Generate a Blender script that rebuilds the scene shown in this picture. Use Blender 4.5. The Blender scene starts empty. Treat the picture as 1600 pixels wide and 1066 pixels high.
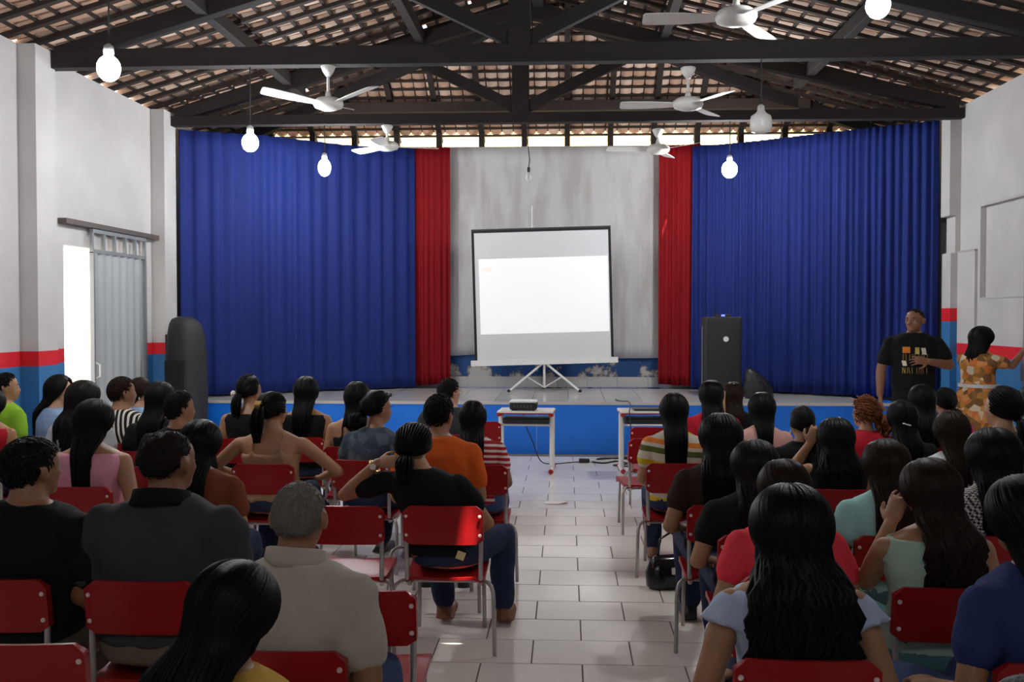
import bpy, bmesh, math, random
import numpy as np
from mathutils import Vector, Matrix, noise as mnoise

random.seed(7)
rng = np.random.RandomState(7)
scene = bpy.context.scene
COL = scene.collection

# ------------------------------------------------------------------ camera
CAM = Vector((0.0, 0.0, 1.68))
FPX = 1600.0
YAW = math.atan(85 / 1600.0)
PIT = math.atan(41 / 1600.0)
FW = Vector((-math.sin(YAW) * math.cos(PIT), math.cos(YAW) * math.cos(PIT), -math.sin(PIT)))
RT = Vector((math.cos(YAW), math.sin(YAW), 0))
UP = RT.cross(FW)
cd = bpy.data.cameras.new('camera')
cd.sensor_width = 36.0
cd.lens = 36.0 * FPX / 1600.0
cd.clip_start = 0.05
cam = bpy.data.objects.new('camera', cd)
COL.objects.link(cam)
cam.matrix_world = Matrix.Translation(CAM) @ Matrix((RT, UP, -FW)).transposed().to_4x4()
scene.camera = cam

# ------------------------------------------------------------------ exposure, sky, sun
vs = scene.view_settings
vs.view_transform = 'Standard'
vs.look = 'None'
vs.gamma = 1.0
vs.use_curve_mapping = False
vs.exposure = 0.74
BULB_POWER = 250.0
SKY = 2.3
SUN = 15.0

world = bpy.data.worlds.new('sky')
scene.world = world
world.use_nodes = True
bg = world.node_tree.nodes['Background']
bg.inputs[0].default_value = (0.93, 0.96, 1.0, 1)
bg.inputs[1].default_value = SKY

sl = bpy.data.lights.new('sun', 'SUN')
sl.energy = SUN
sl.angle = 0.01
sl.color = (1.0, 0.93, 0.8)
sun = bpy.data.objects.new('sun', sl)
COL.objects.link(sun)
sun.rotation_euler = (math.radians(18), math.radians(10), 0)   # high sun from behind the camera


def at(px, py, Y):
    """world point on the plane y = Y seen at photo pixel (px, py)"""
    d = FW * FPX + RT * (px - 800) + UP * (533 - py)
    return CAM + d * (Y / d.y)


def xat(px, Y, py=620):
    return at(px, py, Y).x


# ------------------------------------------------------------------ materials
MATS = {}


def nodes_of(name):
    m = bpy.data.materials.new(name)
    m.use_nodes = True
    nt = m.node_tree
    return m, nt, nt.nodes['Principled BSDF']


def mat(name, col, rough=0.6, metal=0.0, var=0.08, scale=8.0, bump=0.0, bscale=60.0, spec=0.5,
        emit=None, estr=0.0, stretch=None, trans=0.0):
    if name in MATS:
        return MATS[name]
    m, nt, b = nodes_of(name)
    n = nt.nodes
    tc = n.new('ShaderNodeTexCoord')
    src = tc.outputs['Object']
    if stretch:
        mp = n.new('ShaderNodeMapping')
        mp.inputs['Scale'].default_value = stretch
        nt.links.new(src, mp.inputs[0])
        src = mp.outputs[0]
    nz = n.new('ShaderNodeTexNoise')
    nz.inputs['Scale'].default_value = scale
    nz.inputs['Detail'].default_value = 4
    nt.links.new(src, nz.inputs['Vector'])
    mx = n.new('ShaderNodeMix')
    mx.data_type = 'RGBA'
    c = list(col)
    mx.inputs[6].default_value = [max(0, v * (1 - var * 1.6)) for v in c] + [1]
    mx.inputs[7].default_value = [min(1, v * (1 + var * 1.6)) for v in c] + [1]
    nt.links.new(nz.outputs[0], mx.inputs[0])
    nt.links.new(mx.outputs[2], b.inputs['Base Color'])
    b.inputs['Roughness'].default_value = rough
    b.inputs['Metallic'].default_value = metal
    b.inputs['Specular IOR Level'].default_value = spec
    if trans:
        b.inputs['Transmission Weight'].default_value = trans
    if bump:
        n2 = n.new('ShaderNodeTexNoise')
        n2.inputs['Scale'].default_value = bscale
        n2.inputs['Detail'].default_value = 3
        nt.links.new(src, n2.inputs['Vector'])
        bp = n.new('ShaderNodeBump')
        bp.inputs['Strength'].default_value = bump
        bp.inputs['Distance'].default_value = 0.02
        nt.links.new(n2.outputs[0], bp.inputs['Height'])
        nt.links.new(bp.outputs[0], b.inputs['Normal'])
    if emit:
        b.inputs['Emission Color'].default_value = list(emit) + [1]
        b.inputs['Emission Strength'].default_value = estr
    MATS[name] = m
    return m


def ramp_const(nt, stops):
    r = nt.nodes.new('ShaderNodeValToRGB')
    r.color_ramp.interpolation = 'CONSTANT'
    el = r.color_ramp.elements
    while len(el) > 1:
        el.remove(el[-1])
    el[0].position = stops[0][0]
    el[0].color = list(stops[0][1]) + [1]
    for p, c in stops[1:]:
        e = el.new(p)
        e.color = list(c) + [1]
    return r


def banded_wall(name, lo, hi):
    """white paint above, red band from lo to hi, blue dado below (painted on the wall, by height)"""
    m, nt, b = nodes_of(name)
    n = nt.nodes
    g = n.new('ShaderNodeNewGeometry')
    s = n.new('ShaderNodeSeparateXYZ')
    nt.links.new(g.outputs['Position'], s.inputs[0])
    dv = n.new('ShaderNodeMath')
    dv.operation = 'DIVIDE'
    dv.inputs[1].default_value = 5.0
    nt.links.new(s.outputs['Z'], dv.inputs[0])
    r = ramp_const(nt, [(0, (0.045, 0.19, 0.43)), (lo / 5, (0.72, 0.018, 0.03)), (hi / 5, (0.585, 0.572, 0.565))])
    nt.links.new(dv.outputs[0], r.inputs[0])
    nz = n.new('ShaderNodeTexNoise')
    nz.inputs['Scale'].default_value = 1.7
    nz.inputs['Detail'].default_value = 6
    nt.links.new(g.outputs['Position'], nz.inputs['Vector'])
    mr = n.new('ShaderNodeMapRange')
    mr.inputs[1].default_value = 0.3
    mr.inputs[2].default_value = 0.75
    mr.inputs[3].default_value = 0.86
    mr.inputs[4].default_value = 1.03
    nt.links.new(nz.outputs[0], mr.inputs[0])
    mx = n.new('ShaderNodeMix')
    mx.data_type = 'RGBA'
    mx.blend_type = 'MULTIPLY'
    mx.inputs[0].default_value = 1
    nt.links.new(r.outputs[0], mx.inputs[6])
    nt.links.new(mr.outputs[0], mx.inputs[7])
    nt.links.new(mx.outputs[2], b.inputs['Base Color'])
    b.inputs['Roughness'].default_value = 0.6
    b.inputs['Specular IOR Level'].default_value = 0.3
    n2 = n.new('ShaderNodeTexNoise')
    n2.inputs['Scale'].default_value = 30
    nt.links.new(g.outputs['Position'], n2.inputs['Vector'])
    bp = n.new('ShaderNodeBump')
    bp.inputs['Strength'].default_value = 0.08
    nt.links.new(n2.outputs[0], bp.inputs['Height'])
    nt.links.new(bp.outputs[0], b.inputs['Normal'])
    return m


# ------------------------------------------------------------------ mesh helpers
class Soup:
    def __init__(self):
        self.v = []
        self.f = []

    def add(self, v, f):
        o = len(self.v)
        self.v += [tuple(p) for p in v]
        self.f += [tuple(i + o for i in q) for q in f]
        return self

    def box(self, x0, x1, y0, y1, z0, z1):
        v = [(x0, y0, z0), (x1, y0, z0), (x1, y1, z0), (x0, y1, z0), (x0, y0, z1), (x1, y0, z1), (x1, y1, z1), (x0, y1, z1)]
        f = [(0, 3, 2, 1), (4, 5, 6, 7), (0, 1, 5, 4), (1, 2, 6, 5), (2, 3, 7, 6), (3, 0, 4, 7)]
        return self.add(v, f)

    def obox(self, c, ax, ay, az):
        """oriented box: centre and three half-axis vectors"""
        c, ax, ay, az = map(Vector, (c, ax, ay, az))
        v = [c + sx * ax + sy * ay + sz * az for sz in (-1, 1) for sx, sy in ((-1, -1), (1, -1), (1, 1), (-1, 1))]
        f = [(0, 3, 2, 1), (4, 5, 6, 7), (0, 1, 5, 4), (1, 2, 6, 5), (2, 3, 7, 6), (3, 0, 4, 7)]
        return self.add(v, f)

    def loft(self, rings, caps=True):
        n = len(rings[0])
        v = [p for r in rings for p in r]
        f = []
        for k in range(len(rings) - 1):
            for i in range(n):
                j = (i + 1) % n
                f.append((k * n + i, k * n + j, (k + 1) * n + j, (k + 1) * n + i))
        if caps:
            f.append(tuple(range(n - 1, -1, -1)))
            f.append(tuple((len(rings) - 1) * n + i for i in range(n)))
        return self.add(v, f)

    def tube(self, pts, rad, n=8, flat=1.0, upv=(0, 0, 1)):
        pts = [Vector(p) for p in pts]
        m = len(pts)
        rings = []
        prev = None
        for i, p in enumerate(pts):
            t = (pts[min(i + 1, m - 1)] - pts[max(i - 1, 0)])
            if t.length < 1e-9:
                t = Vector((0, 0, 1))
            t.normalize()
            if prev is None:
                a = Vector(upv)
                if abs(a.dot(t)) > 0.95:
                    a = Vector((1, 0, 0))
            else:
                a = prev
            a = (a - t * a.dot(t)).normalized()
            prev = a
            b = t.cross(a)
            r = rad[i] if hasattr(rad, '__len__') else rad
            rings.append([p + (a * math.cos(2 * math.pi * k / n) * flat + b * math.sin(2 * math.pi * k / n)) * r for k in range(n)])
        return self.loft(rings)

    def lathe(self, prof, c=(0, 0, 0), n=20, axis='z'):
        rings = []
        for r, h in prof:
            ring = []
            for k in range(n):
                a = 2 * math.pi * k / n
                if axis == 'z':
                    ring.append((c[0] + r * math.cos(a), c[1] + r * math.sin(a), c[2] + h))
                elif axis == 'y':
                    ring.append((c[0] + r * math.cos(a), c[1] + h, c[2] + r * math.sin(a)))
                else:
                    ring.append((c[0] + h, c[1] + r * math.cos(a), c[2] + r * math.sin(a)))
            rings.append(ring)
        return self.loft(rings)

    def rcone(self, p0, r0, p1, r1, n=12, flat=1.0, side=None, k=3):
        """tapered capsule; flat scales the axis perpendicular to 'side'"""
        p0, p1 = Vector(p0), Vector(p1)
        t = p1 - p0
        L = max(t.length, 1e-6)
        t = t / L
        a = Vector(side) if side is not None else (Vector((0, 0, 1)) if abs(t.z) < 0.9 else Vector((0, 1, 0)))
        a = (a - t * a.dot(t)).normalized()
        b = t.cross(a)
        prof = []
        for i in range(k + 1):
            an = math.pi / 2 * i / k
            prof.append((-math.cos(an) * r0, max(math.sin(an), 0.08) * r0))
        for i in range(k + 1):
            an = math.pi / 2 * i / k
            prof.append((L + math.sin(an) * r1, max(math.cos(an), 0.08) * r1))
        rings = [[p0 + t * h + (a * math.cos(2 * math.pi * q / n) + b * math.sin(2 * math.pi * q / n) * flat) * r
                  for q in range(n)] for h, r in prof]
        return self.loft(rings)

    def ell(self, c, r, rot=None, n=16, m=10):
        c = Vector(c)
        rings = []
        for i in range(m + 1):
            th = math.pi * i / m
            s, co = max(math.sin(th), 0.03), -math.cos(th)
            ring = []
            for k in range(n):
                a = 2 * math.pi * k / n
                p = Vector((r[0] * s * math.cos(a), r[1] * s * math.sin(a), r[2] * co))
                if rot is not None:
                    p = rot @ p
                ring.append(c + p)
            rings.append(ring)
        return self.loft(rings)

    def mesh(self, name, mt=None, smooth=False, angle=None):
        me = bpy.data.meshes.new(name)
        me.from_pydata([tuple(p) for p in self.v], [], self.f)
        if mt:
            me.materials.append(mt)
        if smooth:
            me.shade_smooth()
            if angle:
                me.set_sharp_from_angle(angle=math.radians(angle))
        me.update()
        return me

    def build(self, name, mt, parent=None, smooth=False, angle=None, bevel=0, loc=None):
        return link(name, self.mesh(name, mt, smooth, angle), parent, bevel=bevel, loc=loc)


def link(name, me, parent=None, bevel=0, loc=None, mt=None):
    o = bpy.data.objects.new(name, me)
    COL.objects.link(o)
    if parent is not None:
        o.parent = parent
    if loc is not None:
        o.location = loc
    if bevel:
        b = o.modifiers.new('bevel', 'BEVEL')
        b.width = bevel
        b.segments = 2
        b.limit_method = 'ANGLE'
    if mt is not None:
        o.material_slots[0].link = 'OBJECT'
        o.material_slots[0].material = mt
    return o


def empty(name, loc=(0, 0, 0), rz=0, label=None, cat=None, group=None, kind=None):
    o = bpy.data.objects.new(name, None)
    o.empty_display_size = 0.1
    COL.objects.link(o)
    o.location = loc
    o.rotation_euler = (0, 0, rz)
    return tag(o, label, cat, group, kind)


def tag(o, label=None, cat=None, group=None, kind=None):
    if label:
        o['label'] = label
    if cat:
        o['category'] = cat
    if group:
        o['group'] = group
    if kind:
        o['kind'] = kind
    return o


def copy_tree(o, parent=None):
    c = o.copy()
    COL.objects.link(c)
    c.parent = parent
    for ch in list(o.children):
        copy_tree(ch, c)
    return c


# ------------------------------------------------------------------ palette of shared materials
WOOD = mat('dark_truss_wood', (0.013, 0.0095, 0.0085), 0.75, var=0.3, scale=3, stretch=(1, 6, 6), bump=0.2)
WOOD2 = mat('rafter_wood', (0.024, 0.016, 0.012), 0.8, var=0.3, scale=5, bump=0.2)
CLAY = mat('clay_tile', (0.52, 0.33, 0.235), 0.85, var=0.3, scale=2.3, bump=0.15)
CLAY_B = mat('clay_tile_pale', (0.70, 0.52, 0.41), 0.85, var=0.25, scale=3.1, bump=0.15)
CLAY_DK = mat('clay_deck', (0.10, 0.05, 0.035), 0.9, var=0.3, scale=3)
WHITE_M = mat('white_enamel', (0.80, 0.80, 0.78), 0.35, var=0.03)
BLACK_P = mat('black_plastic', (0.012, 0.012, 0.013), 0.45, var=0.1)
GREY_M = mat('tube_grey_metal', (0.46, 0.45, 0.43), 0.35, metal=0.55, var=0.06)
WALLM = banded_wall('banded_wall_paint', 1.21, 1.345)
WALLS = banded_wall('stage_side_wall_paint', 1.60, 1.74)
BLUE_STAGE = mat('stage_front_blue', (0.010, 0.20, 0.85), 0.35, var=0.06, scale=2.5)
GROUT = mat('grout', (0.16, 0.14, 0.12), 0.9)
TILE_F = mat('floor_tile_cream', (0.90, 0.85, 0.775), 0.16, var=0.05, scale=2.2, bump=0.01, bscale=8)
TILE_S = mat('stage_tile_white', (0.62, 0.60, 0.58), 0.14, var=0.05, scale=2.2)

# ------------------------------------------------------------------ hall constants
XL, XR = -4.95, 4.63          # side walls
YS = 12.33                    # stage front
ZS = 0.632                    # stage floor
YB = 14.84                    # back wall
WT = 4.13                     # wall top


def zl(x): return 4.23 + 0.30 * (x - XL)
def zr(x): return 4.23 + 0.272 * (4.75 - x)
def zh(y): return 4.31 + 0.58 * (14.95 - y)


# ground outside
g = Soup().box(-14, 14, -4, 24, -0.35, -0.06).build('ground', mat('outside_ground', (0.55, 0.47, 0.38), 0.9, var=0.15), None)
tag(g, kind='structure')
g = Soup().box(-9, 9, 18.2, 18.4, -0.06, 5.2).build('wall_outside', mat('outside_cream_wall', (0.86, 0.66, 0.33), 0.8, var=0.05), None)
tag(g, kind='structure')

# ------------------------------------------------------------------ floor: cream tiles laid in running bond
fl = Soup().box(XL - 0.1, XR + 0.1, -1.2, YS + 0.02, -0.06, -0.003).build('floor', GROUT)
tag(fl, kind='structure')
TW, TD, GAP = 0.489, 0.361, 0.004
tl = Soup()
w2, d2 = TW / 2 - GAP, TD / 2 - GAP
tl.box(-w2, w2, -d2, d2, -0.012, 0.0)
tile_me = tl.mesh('floor_tile', TILE_F)
cells = []
for r in range(-14, 21):
    yc = 5.069 + TD * r
    if yc < -1.0 or yc > YS - 0.1:
        continue
    x0 = (0.322 if r % 2 == 0 else 0.078) - TW / 2
    for k in range(-12, 12):
        xc = x0 + TW * k
        if xc - w2 < XL + 0.01 or xc + w2 > XR - 0.01:
            continue
        cells.append((xc, yc))


def aisle_score(c):
    x, y = c
    if y < 3.9:
        return 99
    return abs(x - 0.05) + 0.02 * y


cells.sort(key=aisle_score)
for xc, yc in cells[:300]:
    link('floor_tile', tile_me, fl, loc=(xc, yc, rng.uniform(-0.0006, 0.0006)))
st = Soup()
for xc, yc in cells[300:]:
    st.box(xc - w2, xc + w2, yc - d2, yc + d2, -0.012, 0.0)
tag(st.build('floor_tiles_rest', TILE_F, fl), kind='stuff')

# ------------------------------------------------------------------ stage platform
stg = Soup().box(XL, XR - 0.6, YS, YB + 0.1, -0.05, ZS - 0.02).build('stage', BLUE_STAGE)
tag(stg, kind='structure')
tag(stg, 'bright blue stage platform with a pale tiled top across the far end', 'stage')
st = Soup().box(-0.222, 0.222, -0.222, 0.222, 0, 0.016).mesh('stage_tile', TILE_S)
n = 0
for i in range(19):
    for j in range(6):
        x = XL + 0.25 + i * 0.45
        y = YS + 0.20 + j * 0.45
        if x > XR - 0.8 or y > YB - 0.1:
            continue
        link('stage_tile', st, stg, loc=(x, y, ZS - 0.018))
Soup().box(XL, XR - 0.6, YS - 0.02, YS + 0.03, ZS - 0.035, ZS).build('nosing', TILE_S, stg)
for xs in (-2.6, -0.36, 1.9):
    Soup().box(xs, xs + 0.006, YS - 0.004, YS + 0.01, 0.02, ZS - 0.06).build('paint_drip', mat('pale_drip', (0.3, 0.5, 0.85), 0.6), stg)

# ------------------------------------------------------------------ walls
def wall(name, boxes, mt):
    s = Soup()
    for b in boxes:
        s.box(*b)
    return tag(s.build(name, mt), kind='structure')


D0, D1 = 9.86, 11.72          # left doorway
wl = wall('wall_left', [(XL - 0.2, XL, -1.2, D0, 0, WT), (XL - 0.2, XL, D1, YB + 0.2, 0, WT), (XL - 0.2, XL, D0, D1, 2.37, WT)], WALLM)
for y0 in (3.2, 6.15, 9.06, 12.02):
    Soup().box(XL - 0.01, XL + 0.16, y0, y0 + 0.36, 0, WT + 0.0).build('pilaster', WALLM, wl)
wr = wall('wall_right', [(XR, XR + 0.2, -1.2, 7.9, 0, WT), (XR, XR + 0.2, 9.9, YB + 0.2, 0, 1.87),
                         (XR, XR + 0.2, 11.76, YB + 0.2, 1.87, 2.9), (XR + 0.06, XR + 0.2, 10.4, 11.76, 1.87, 2.9),
                         (XR, XR + 0.2, 9.9, 10.4, 1.87, 2.9), (XR, XR + 0.2, 9.9, YB + 0.2, 2.9, WT),
                         (XR, XR + 0.2, 7.9, 9.9, 2.37, WT)], WALLM)
Soup().box(XR - 0.03, XR + 0.005, 11.83, 12.34, 0, 2.41).build('pilaster', WALLM, wr)
Soup().box(XR - 0.13, XR + 0.005, 12.34, 12.62, 2.85, WT).build('pilaster', WALLM, wr)
Soup().box(XR - 0.06, XR + 0.005, 12.34, 12.62, 2.41, 2.85).build('pilaster', WALLM, wr)
Soup().box(XR - 0.11, XR + 0.005, 12.34, 12.62, 0, 2.41).build('pilaster', WALLS, wr)
Soup().box(XR - 0.035, XR + 0.01, 11.83, 12.36, 2.405, 2.425).build('ledge', mat('ledge_grey', (0.4, 0.38, 0.36), 0.8), wr)
# shallow frame of the bricked-up window on the right wall
for b in ((XR - 0.006, XR + 0.06, 10.4, 11.76, 2.89, 2.915), (XR - 0.006, XR + 0.06, 10.4, 11.76, 1.86, 1.875)):
    Soup().box(*b).build('window_reveal', mat('reveal_grey', (0.5, 0.49, 0.47), 0.8), wr)
wall('wall_back', [(XL, XR, YB, YB + 0.2, 0.0, WT - 0.02)], None)
wb = bpy.data.objects['wall_back']
m, nt, b = nodes_of('peeling_blue_wall')
tc = nt.nodes.new('ShaderNodeTexCoord')
nz = nt.nodes.new('ShaderNodeTexNoise')
nz.inputs['Scale'].default_value = 3.2
nz.inputs['Detail'].default_value = 9
nz.inputs['Roughness'].default_value = 0.66
nt.links.new(tc.outputs['Object'], nz.inputs['Vector'])
sx = nt.nodes.new('ShaderNodeSeparateXYZ')
nt.links.new(tc.outputs['Object'], sx.inputs[0])
ad = nt.nodes.new('ShaderNodeMath')
ad.operation = 'MULTIPLY_ADD'
ad.inputs[1].default_value = 0.35
ad.inputs[2].default_value = -0.33
nt.links.new(sx.outputs['Z'], ad.inputs[0])
sb = nt.nodes.new('ShaderNodeMath')
sb.operation = 'SUBTRACT'
nt.links.new(nz.outputs[0], sb.inputs[0])
nt.links.new(ad.outputs[0], sb.inputs[1])
r = ramp_const(nt, [(0, (0.012, 0.075, 0.23)), (0.535, (0.10, 0.13, 0.2)), (0.56, (0.42, 0.35, 0.27)), (0.60, (0.56, 0.54, 0.5))])
nt.links.new(sb.outputs[0], r.inputs[0])
nt.links.new(r.outputs[0], b.inputs['Base Color'])
b.inputs['Roughness'].default_value = 0.7
wb.data.materials.clear()
wb.data.materials.append(m)
DADO = mat('dado_tile_cream', (0.66, 0.61, 0.52), 0.25, var=0.05)
dt = Soup().box(-0.215, 0.215, -0.012, 0, 0, 0.15).mesh('dado_tile', DADO)
for i in range(21):
    link('dado_tile', dt, wb, loc=(XL + 0.25 + i * 0.435, YB, ZS))
wall('wall_rear', [(XL - 0.2, XR + 0.2, -1.5, -1.3, 0, WT + 0.1)], WALLM)

# ------------------------------------------------------------------ tiled roof
NL = Vector((-0.30, 0, 1)).normalized()
NR = Vector((0.272, 0, 1)).normalized()
NH = Vector((0, 0.58, 1)).normalized()
SLl = Vector((1, 0, 0.30)).normalized()
SLr = Vector((-1, 0, 0.272)).normalized()
SLh = Vector((0, -1, 0.58)).normalized()


def lowest(p, k):
    z = {'l': zl(p.x), 'r': zr(p.x), 'h': zh(p.y)}
    return z[k] <= min(z.values()) + 0.03


def pan_mesh(name, w, L, mt, sag):
    s = Soup()
    N = 5
    rings = []
    for y0, dz in ((-L / 2, 0.012), (L / 2, 0.0)):
        lo = [(-w / 2 + w * i / N, y0, dz - sag * math.sin(math.pi * i / N)) for i in range(N + 1)]
        hi = [(x, y, z + 0.012) for x, y, z in reversed(lo)]
        rings.append(lo + hi)
    s.loft(rings)
    return s.mesh(name, mt)


# places where daylight leaks between tiles, as seen from the hall
LEAKS = [(675, 42), (745, 3), (885, 2), (945, 7), (986, 40), (530, 116), (545, 108), (476, 151),
         (853, 148), (1098, 117), (1218, 143), (1238, 148), (1279, 168), (690, 65)]


def ray_roof(px, py):
    d = FW * FPX + RT * (px - 800) + UP * (533 - py)
    best = None
    for k, n0, p0 in (('l', NL, Vector((XL, 0, zl(XL)))), ('r', NR, Vector((4.75, 0, zr(4.75)))), ('h', NH, Vector((0, 14.95, zh(14.95))))):
        den = d.dot(n0)
        if abs(den) < 1e-9:
            continue
        t = (p0 - CAM).dot(n0) / den
        if t > 0 and (best is None or t < best[0]):
            best = (t, k, CAM + d * t)
    return best


leak_pts = [(k, p) for t, k, p in (ray_roof(*q) for q in LEAKS)]


def near_leak(p, k, rad=0.09):
    return any(kk == k and (q - p).length < rad for kk, q in leak_pts)


def roof(name, k, O, E, S, N, n_col, cw, n_row, rl, raft, raft_w, col_range, mats, pan_w, sag, solid_first, score):
    """one slope: pan tiles on battens on rafters, closed above by the cover layer"""
    root = empty(name, kind='structure')
    Eh = E if E.cross(S).dot(N) > 0 else -E
    R = Matrix((Eh, S, N)).transposed()
    rot = R.to_euler()
    mes = [pan_mesh('roof_tile', pan_w, rl * 1.12, m_, sag) for m_ in mats]
    cellsR = []
    for i in range(n_col):
        for j in range(n_row):
            p = O + E * (cw * (i + 0.5)) + S * (rl * (j + 0.5))
            if lowest(p, k) and p.y > 4.2:
                cellsR.append((p, i, j))
    cellsR.sort(key=lambda c: score(c[0]))
    deck = Soup()
    rest = Soup()
    cnt = 0
    for p, i, j in cellsR:
        if near_leak(p, k, max(cw, rl) * 0.52):
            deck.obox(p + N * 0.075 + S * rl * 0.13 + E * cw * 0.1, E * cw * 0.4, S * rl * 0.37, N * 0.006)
            Soup().obox(p + N * 0.17, E * cw * 0.62, S * rl * 0.7, N * 0.006).build('sun_block_plate', mats[0], root)  # added plate keeps direct sun out of the gap; sky still shows
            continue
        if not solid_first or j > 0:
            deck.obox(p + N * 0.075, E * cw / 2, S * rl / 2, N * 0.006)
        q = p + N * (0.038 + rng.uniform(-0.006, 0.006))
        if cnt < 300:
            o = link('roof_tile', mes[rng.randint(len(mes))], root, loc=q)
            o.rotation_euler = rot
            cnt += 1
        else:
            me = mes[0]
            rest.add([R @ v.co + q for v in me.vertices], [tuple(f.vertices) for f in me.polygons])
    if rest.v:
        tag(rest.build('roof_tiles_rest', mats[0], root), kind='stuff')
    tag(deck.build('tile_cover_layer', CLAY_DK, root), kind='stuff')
    # battens
    for j in range(n_row + 1):
        a = b_ = None
        for i in range(n_col * 2 + 1):
            p = O + E * (cw * i / 2) + S * (rl * j)
            if lowest(p, k) and p.y > 4.2:
                a = p if a is None else a
                b_ = p
        if a is not None and (b_ - a).length > 0.1:
            Soup().obox((a + b_) / 2 - N * 0.0, E * (b_ - a).length / 2, S * 0.018, N * 0.008).build('batten', WOOD2, root)
    # rafters
    i = 0
    x = 0.0
    while x <= n_col * cw + 1e-6:
        a = b_ = None
        for j in range(n_row * 2 + 1):
            p = O + E * x + S * (rl * j / 2)
            if lowest(p, k) and p.y > 4.2:
                a = p if a is None else a
                b_ = p
        if a is not None and (b_ - a).length > 0.1:
            Soup().obox((a + b_) / 2 - N * 0.028, E * raft_w / 2, S * ((b_ - a).length / 2 + 0.1), N * 0.02).build('rafter', WOOD2, root)
        x += raft
    return root


cl = roof('ceiling_left', 'l', Vector((XL - 0.16, 4.3, zl(XL - 0.16))), Vector((0, 1, 0)), SLl, NL, 30, 0.36, 25, 0.205, 0.36, 0.07,
          None, (CLAY, CLAY_B), 0.33, 0.035, False, lambda p: -p.y if p.y > 8.3 else 50 - p.y)
cr = roof('ceiling_right', 'r', Vector((4.75 + 0.12, 4.3, zr(4.75 + 0.12))), Vector((0, 1, 0)), SLr, NR, 30, 0.36, 27, 0.205, 0.36, 0.07,
          None, (CLAY, CLAY_B), 0.33, 0.035, False, lambda p: -p.y if p.y > 8.3 else 50 - p.y)
chp = roof('ceiling_far', 'h', Vector((-4.95, 14.98, zh(14.98))), Vector((1, 0, 0)), SLh, NH, 58, 0.167, 17, 0.165, 0.62, 0.075,
           None, (CLAY, CLAY_B), 0.15, 0.03, False, lambda p: abs(p.x) + (0 if p.y > 13.2 else 0.5))
# near part of the roof, out of the picture: plain cover layer
for k, f in (('l', zl), ('r', zr)):
    xa, xb = (XL - 0.16, -0.337) if k == 'l' else (4.87, -0.337)
    s = Soup()
    rects = [(xa, xb, -1.6, 4.35)]
    if k == 'r':      # one slipped tile lets a spot of sun in
        rects = [(xa, 0.42, -1.6, 4.35), (0.34, xb, -1.6, 4.35), (0.42, 0.34, -1.6, 3.36), (0.42, 0.34, 3.45, 4.35)]
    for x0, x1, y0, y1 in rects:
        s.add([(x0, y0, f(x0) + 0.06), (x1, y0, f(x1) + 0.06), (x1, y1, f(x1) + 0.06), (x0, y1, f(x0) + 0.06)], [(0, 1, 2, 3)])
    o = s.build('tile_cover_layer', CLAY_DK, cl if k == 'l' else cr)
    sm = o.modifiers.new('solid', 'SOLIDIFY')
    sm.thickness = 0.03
# purlins that carry the rafters
def beam(name, a, b, w, h, mt, parent):
    a, b = Vector(a), Vector(b)
    t = (b - a).normalized()
    s = t.cross(Vector((0, 0, 1))).normalized() if abs(t.z) < 0.95 else Vector((1, 0, 0))
    u = s.cross(t)
    sp = Soup().obox((a + b) / 2, t * ((b - a).length / 2), s * w / 2, u * h / 2)
    return sp.build(name, mt, parent, bevel=0.006)


for px_ in (-3.35, -1.75):
    beam('purlin', (px_, 3.0, zl(px_) - 0.20), (px_, 12.9, zl(px_) - 0.20), 0.10, 0.14, WOOD, cl)
for px_ in (1.15, 2.85):
    beam('purlin', (px_, 3.0, zr(px_) - 0.20), (px_, 12.9, zr(px_) - 0.20), 0.10, 0.14, WOOD, cr)
beam('ridge_beam', (-0.337, 3.0, 5.40), (-0.337, 12.75, 5.40), 0.12, 0.18, WOOD, cl)
RC = pan_mesh('ridge_tile', 0.42, 0.42, CLAY, -0.10)
for i in range(21):
    o = link('ridge_tile', RC, cl, loc=(-0.337, 4.4 + i * 0.405, 5.68))
Soup().box(-0.55, -0.12, -1.6, 4.3, 5.66, 5.72).build('ridge_cover', CLAY_DK, cl)
for sx_ in (-1, 1):
    a_, b2 = Vector((-0.337, 12.7, 5.72)), Vector((-4.95 if sx_ < 0 else 4.75, 14.95, 4.36))
    Soup().obox((a_ + b2) / 2, (b2 - a_) / 2, (b2 - a_).cross(Vector((0, 0, 1))).normalized() * 0.16, Vector((0, 0, 0.012))).build('hip_cover', CLAY, chp)
beam('purlin', (-3.4, 14.2, zh(14.2) - 0.19), (3.3, 14.2, zh(14.2) - 0.19), 0.11, 0.14, mat('purlin_brown', (0.034, 0.023, 0.017), 0.8, var=0.2), chp)
beam('hip_rafter', (-4.75, 14.75, 4.22), (-0.35, 12.75, 5.46), 0.10, 0.16, WOOD, chp)
beam('hip_rafter', (4.45, 14.75, 4.22), (-0.33, 12.75, 5.46), 0.10, 0.16, WOOD, chp)

for i in range(16):
    Soup().box(-4.95 + i * 0.62 - 0.04, -4.95 + i * 0.62 + 0.04, 14.84, 14.95, WT - 0.02, 4.33).build('eave_block', WOOD2, chp)

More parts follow.
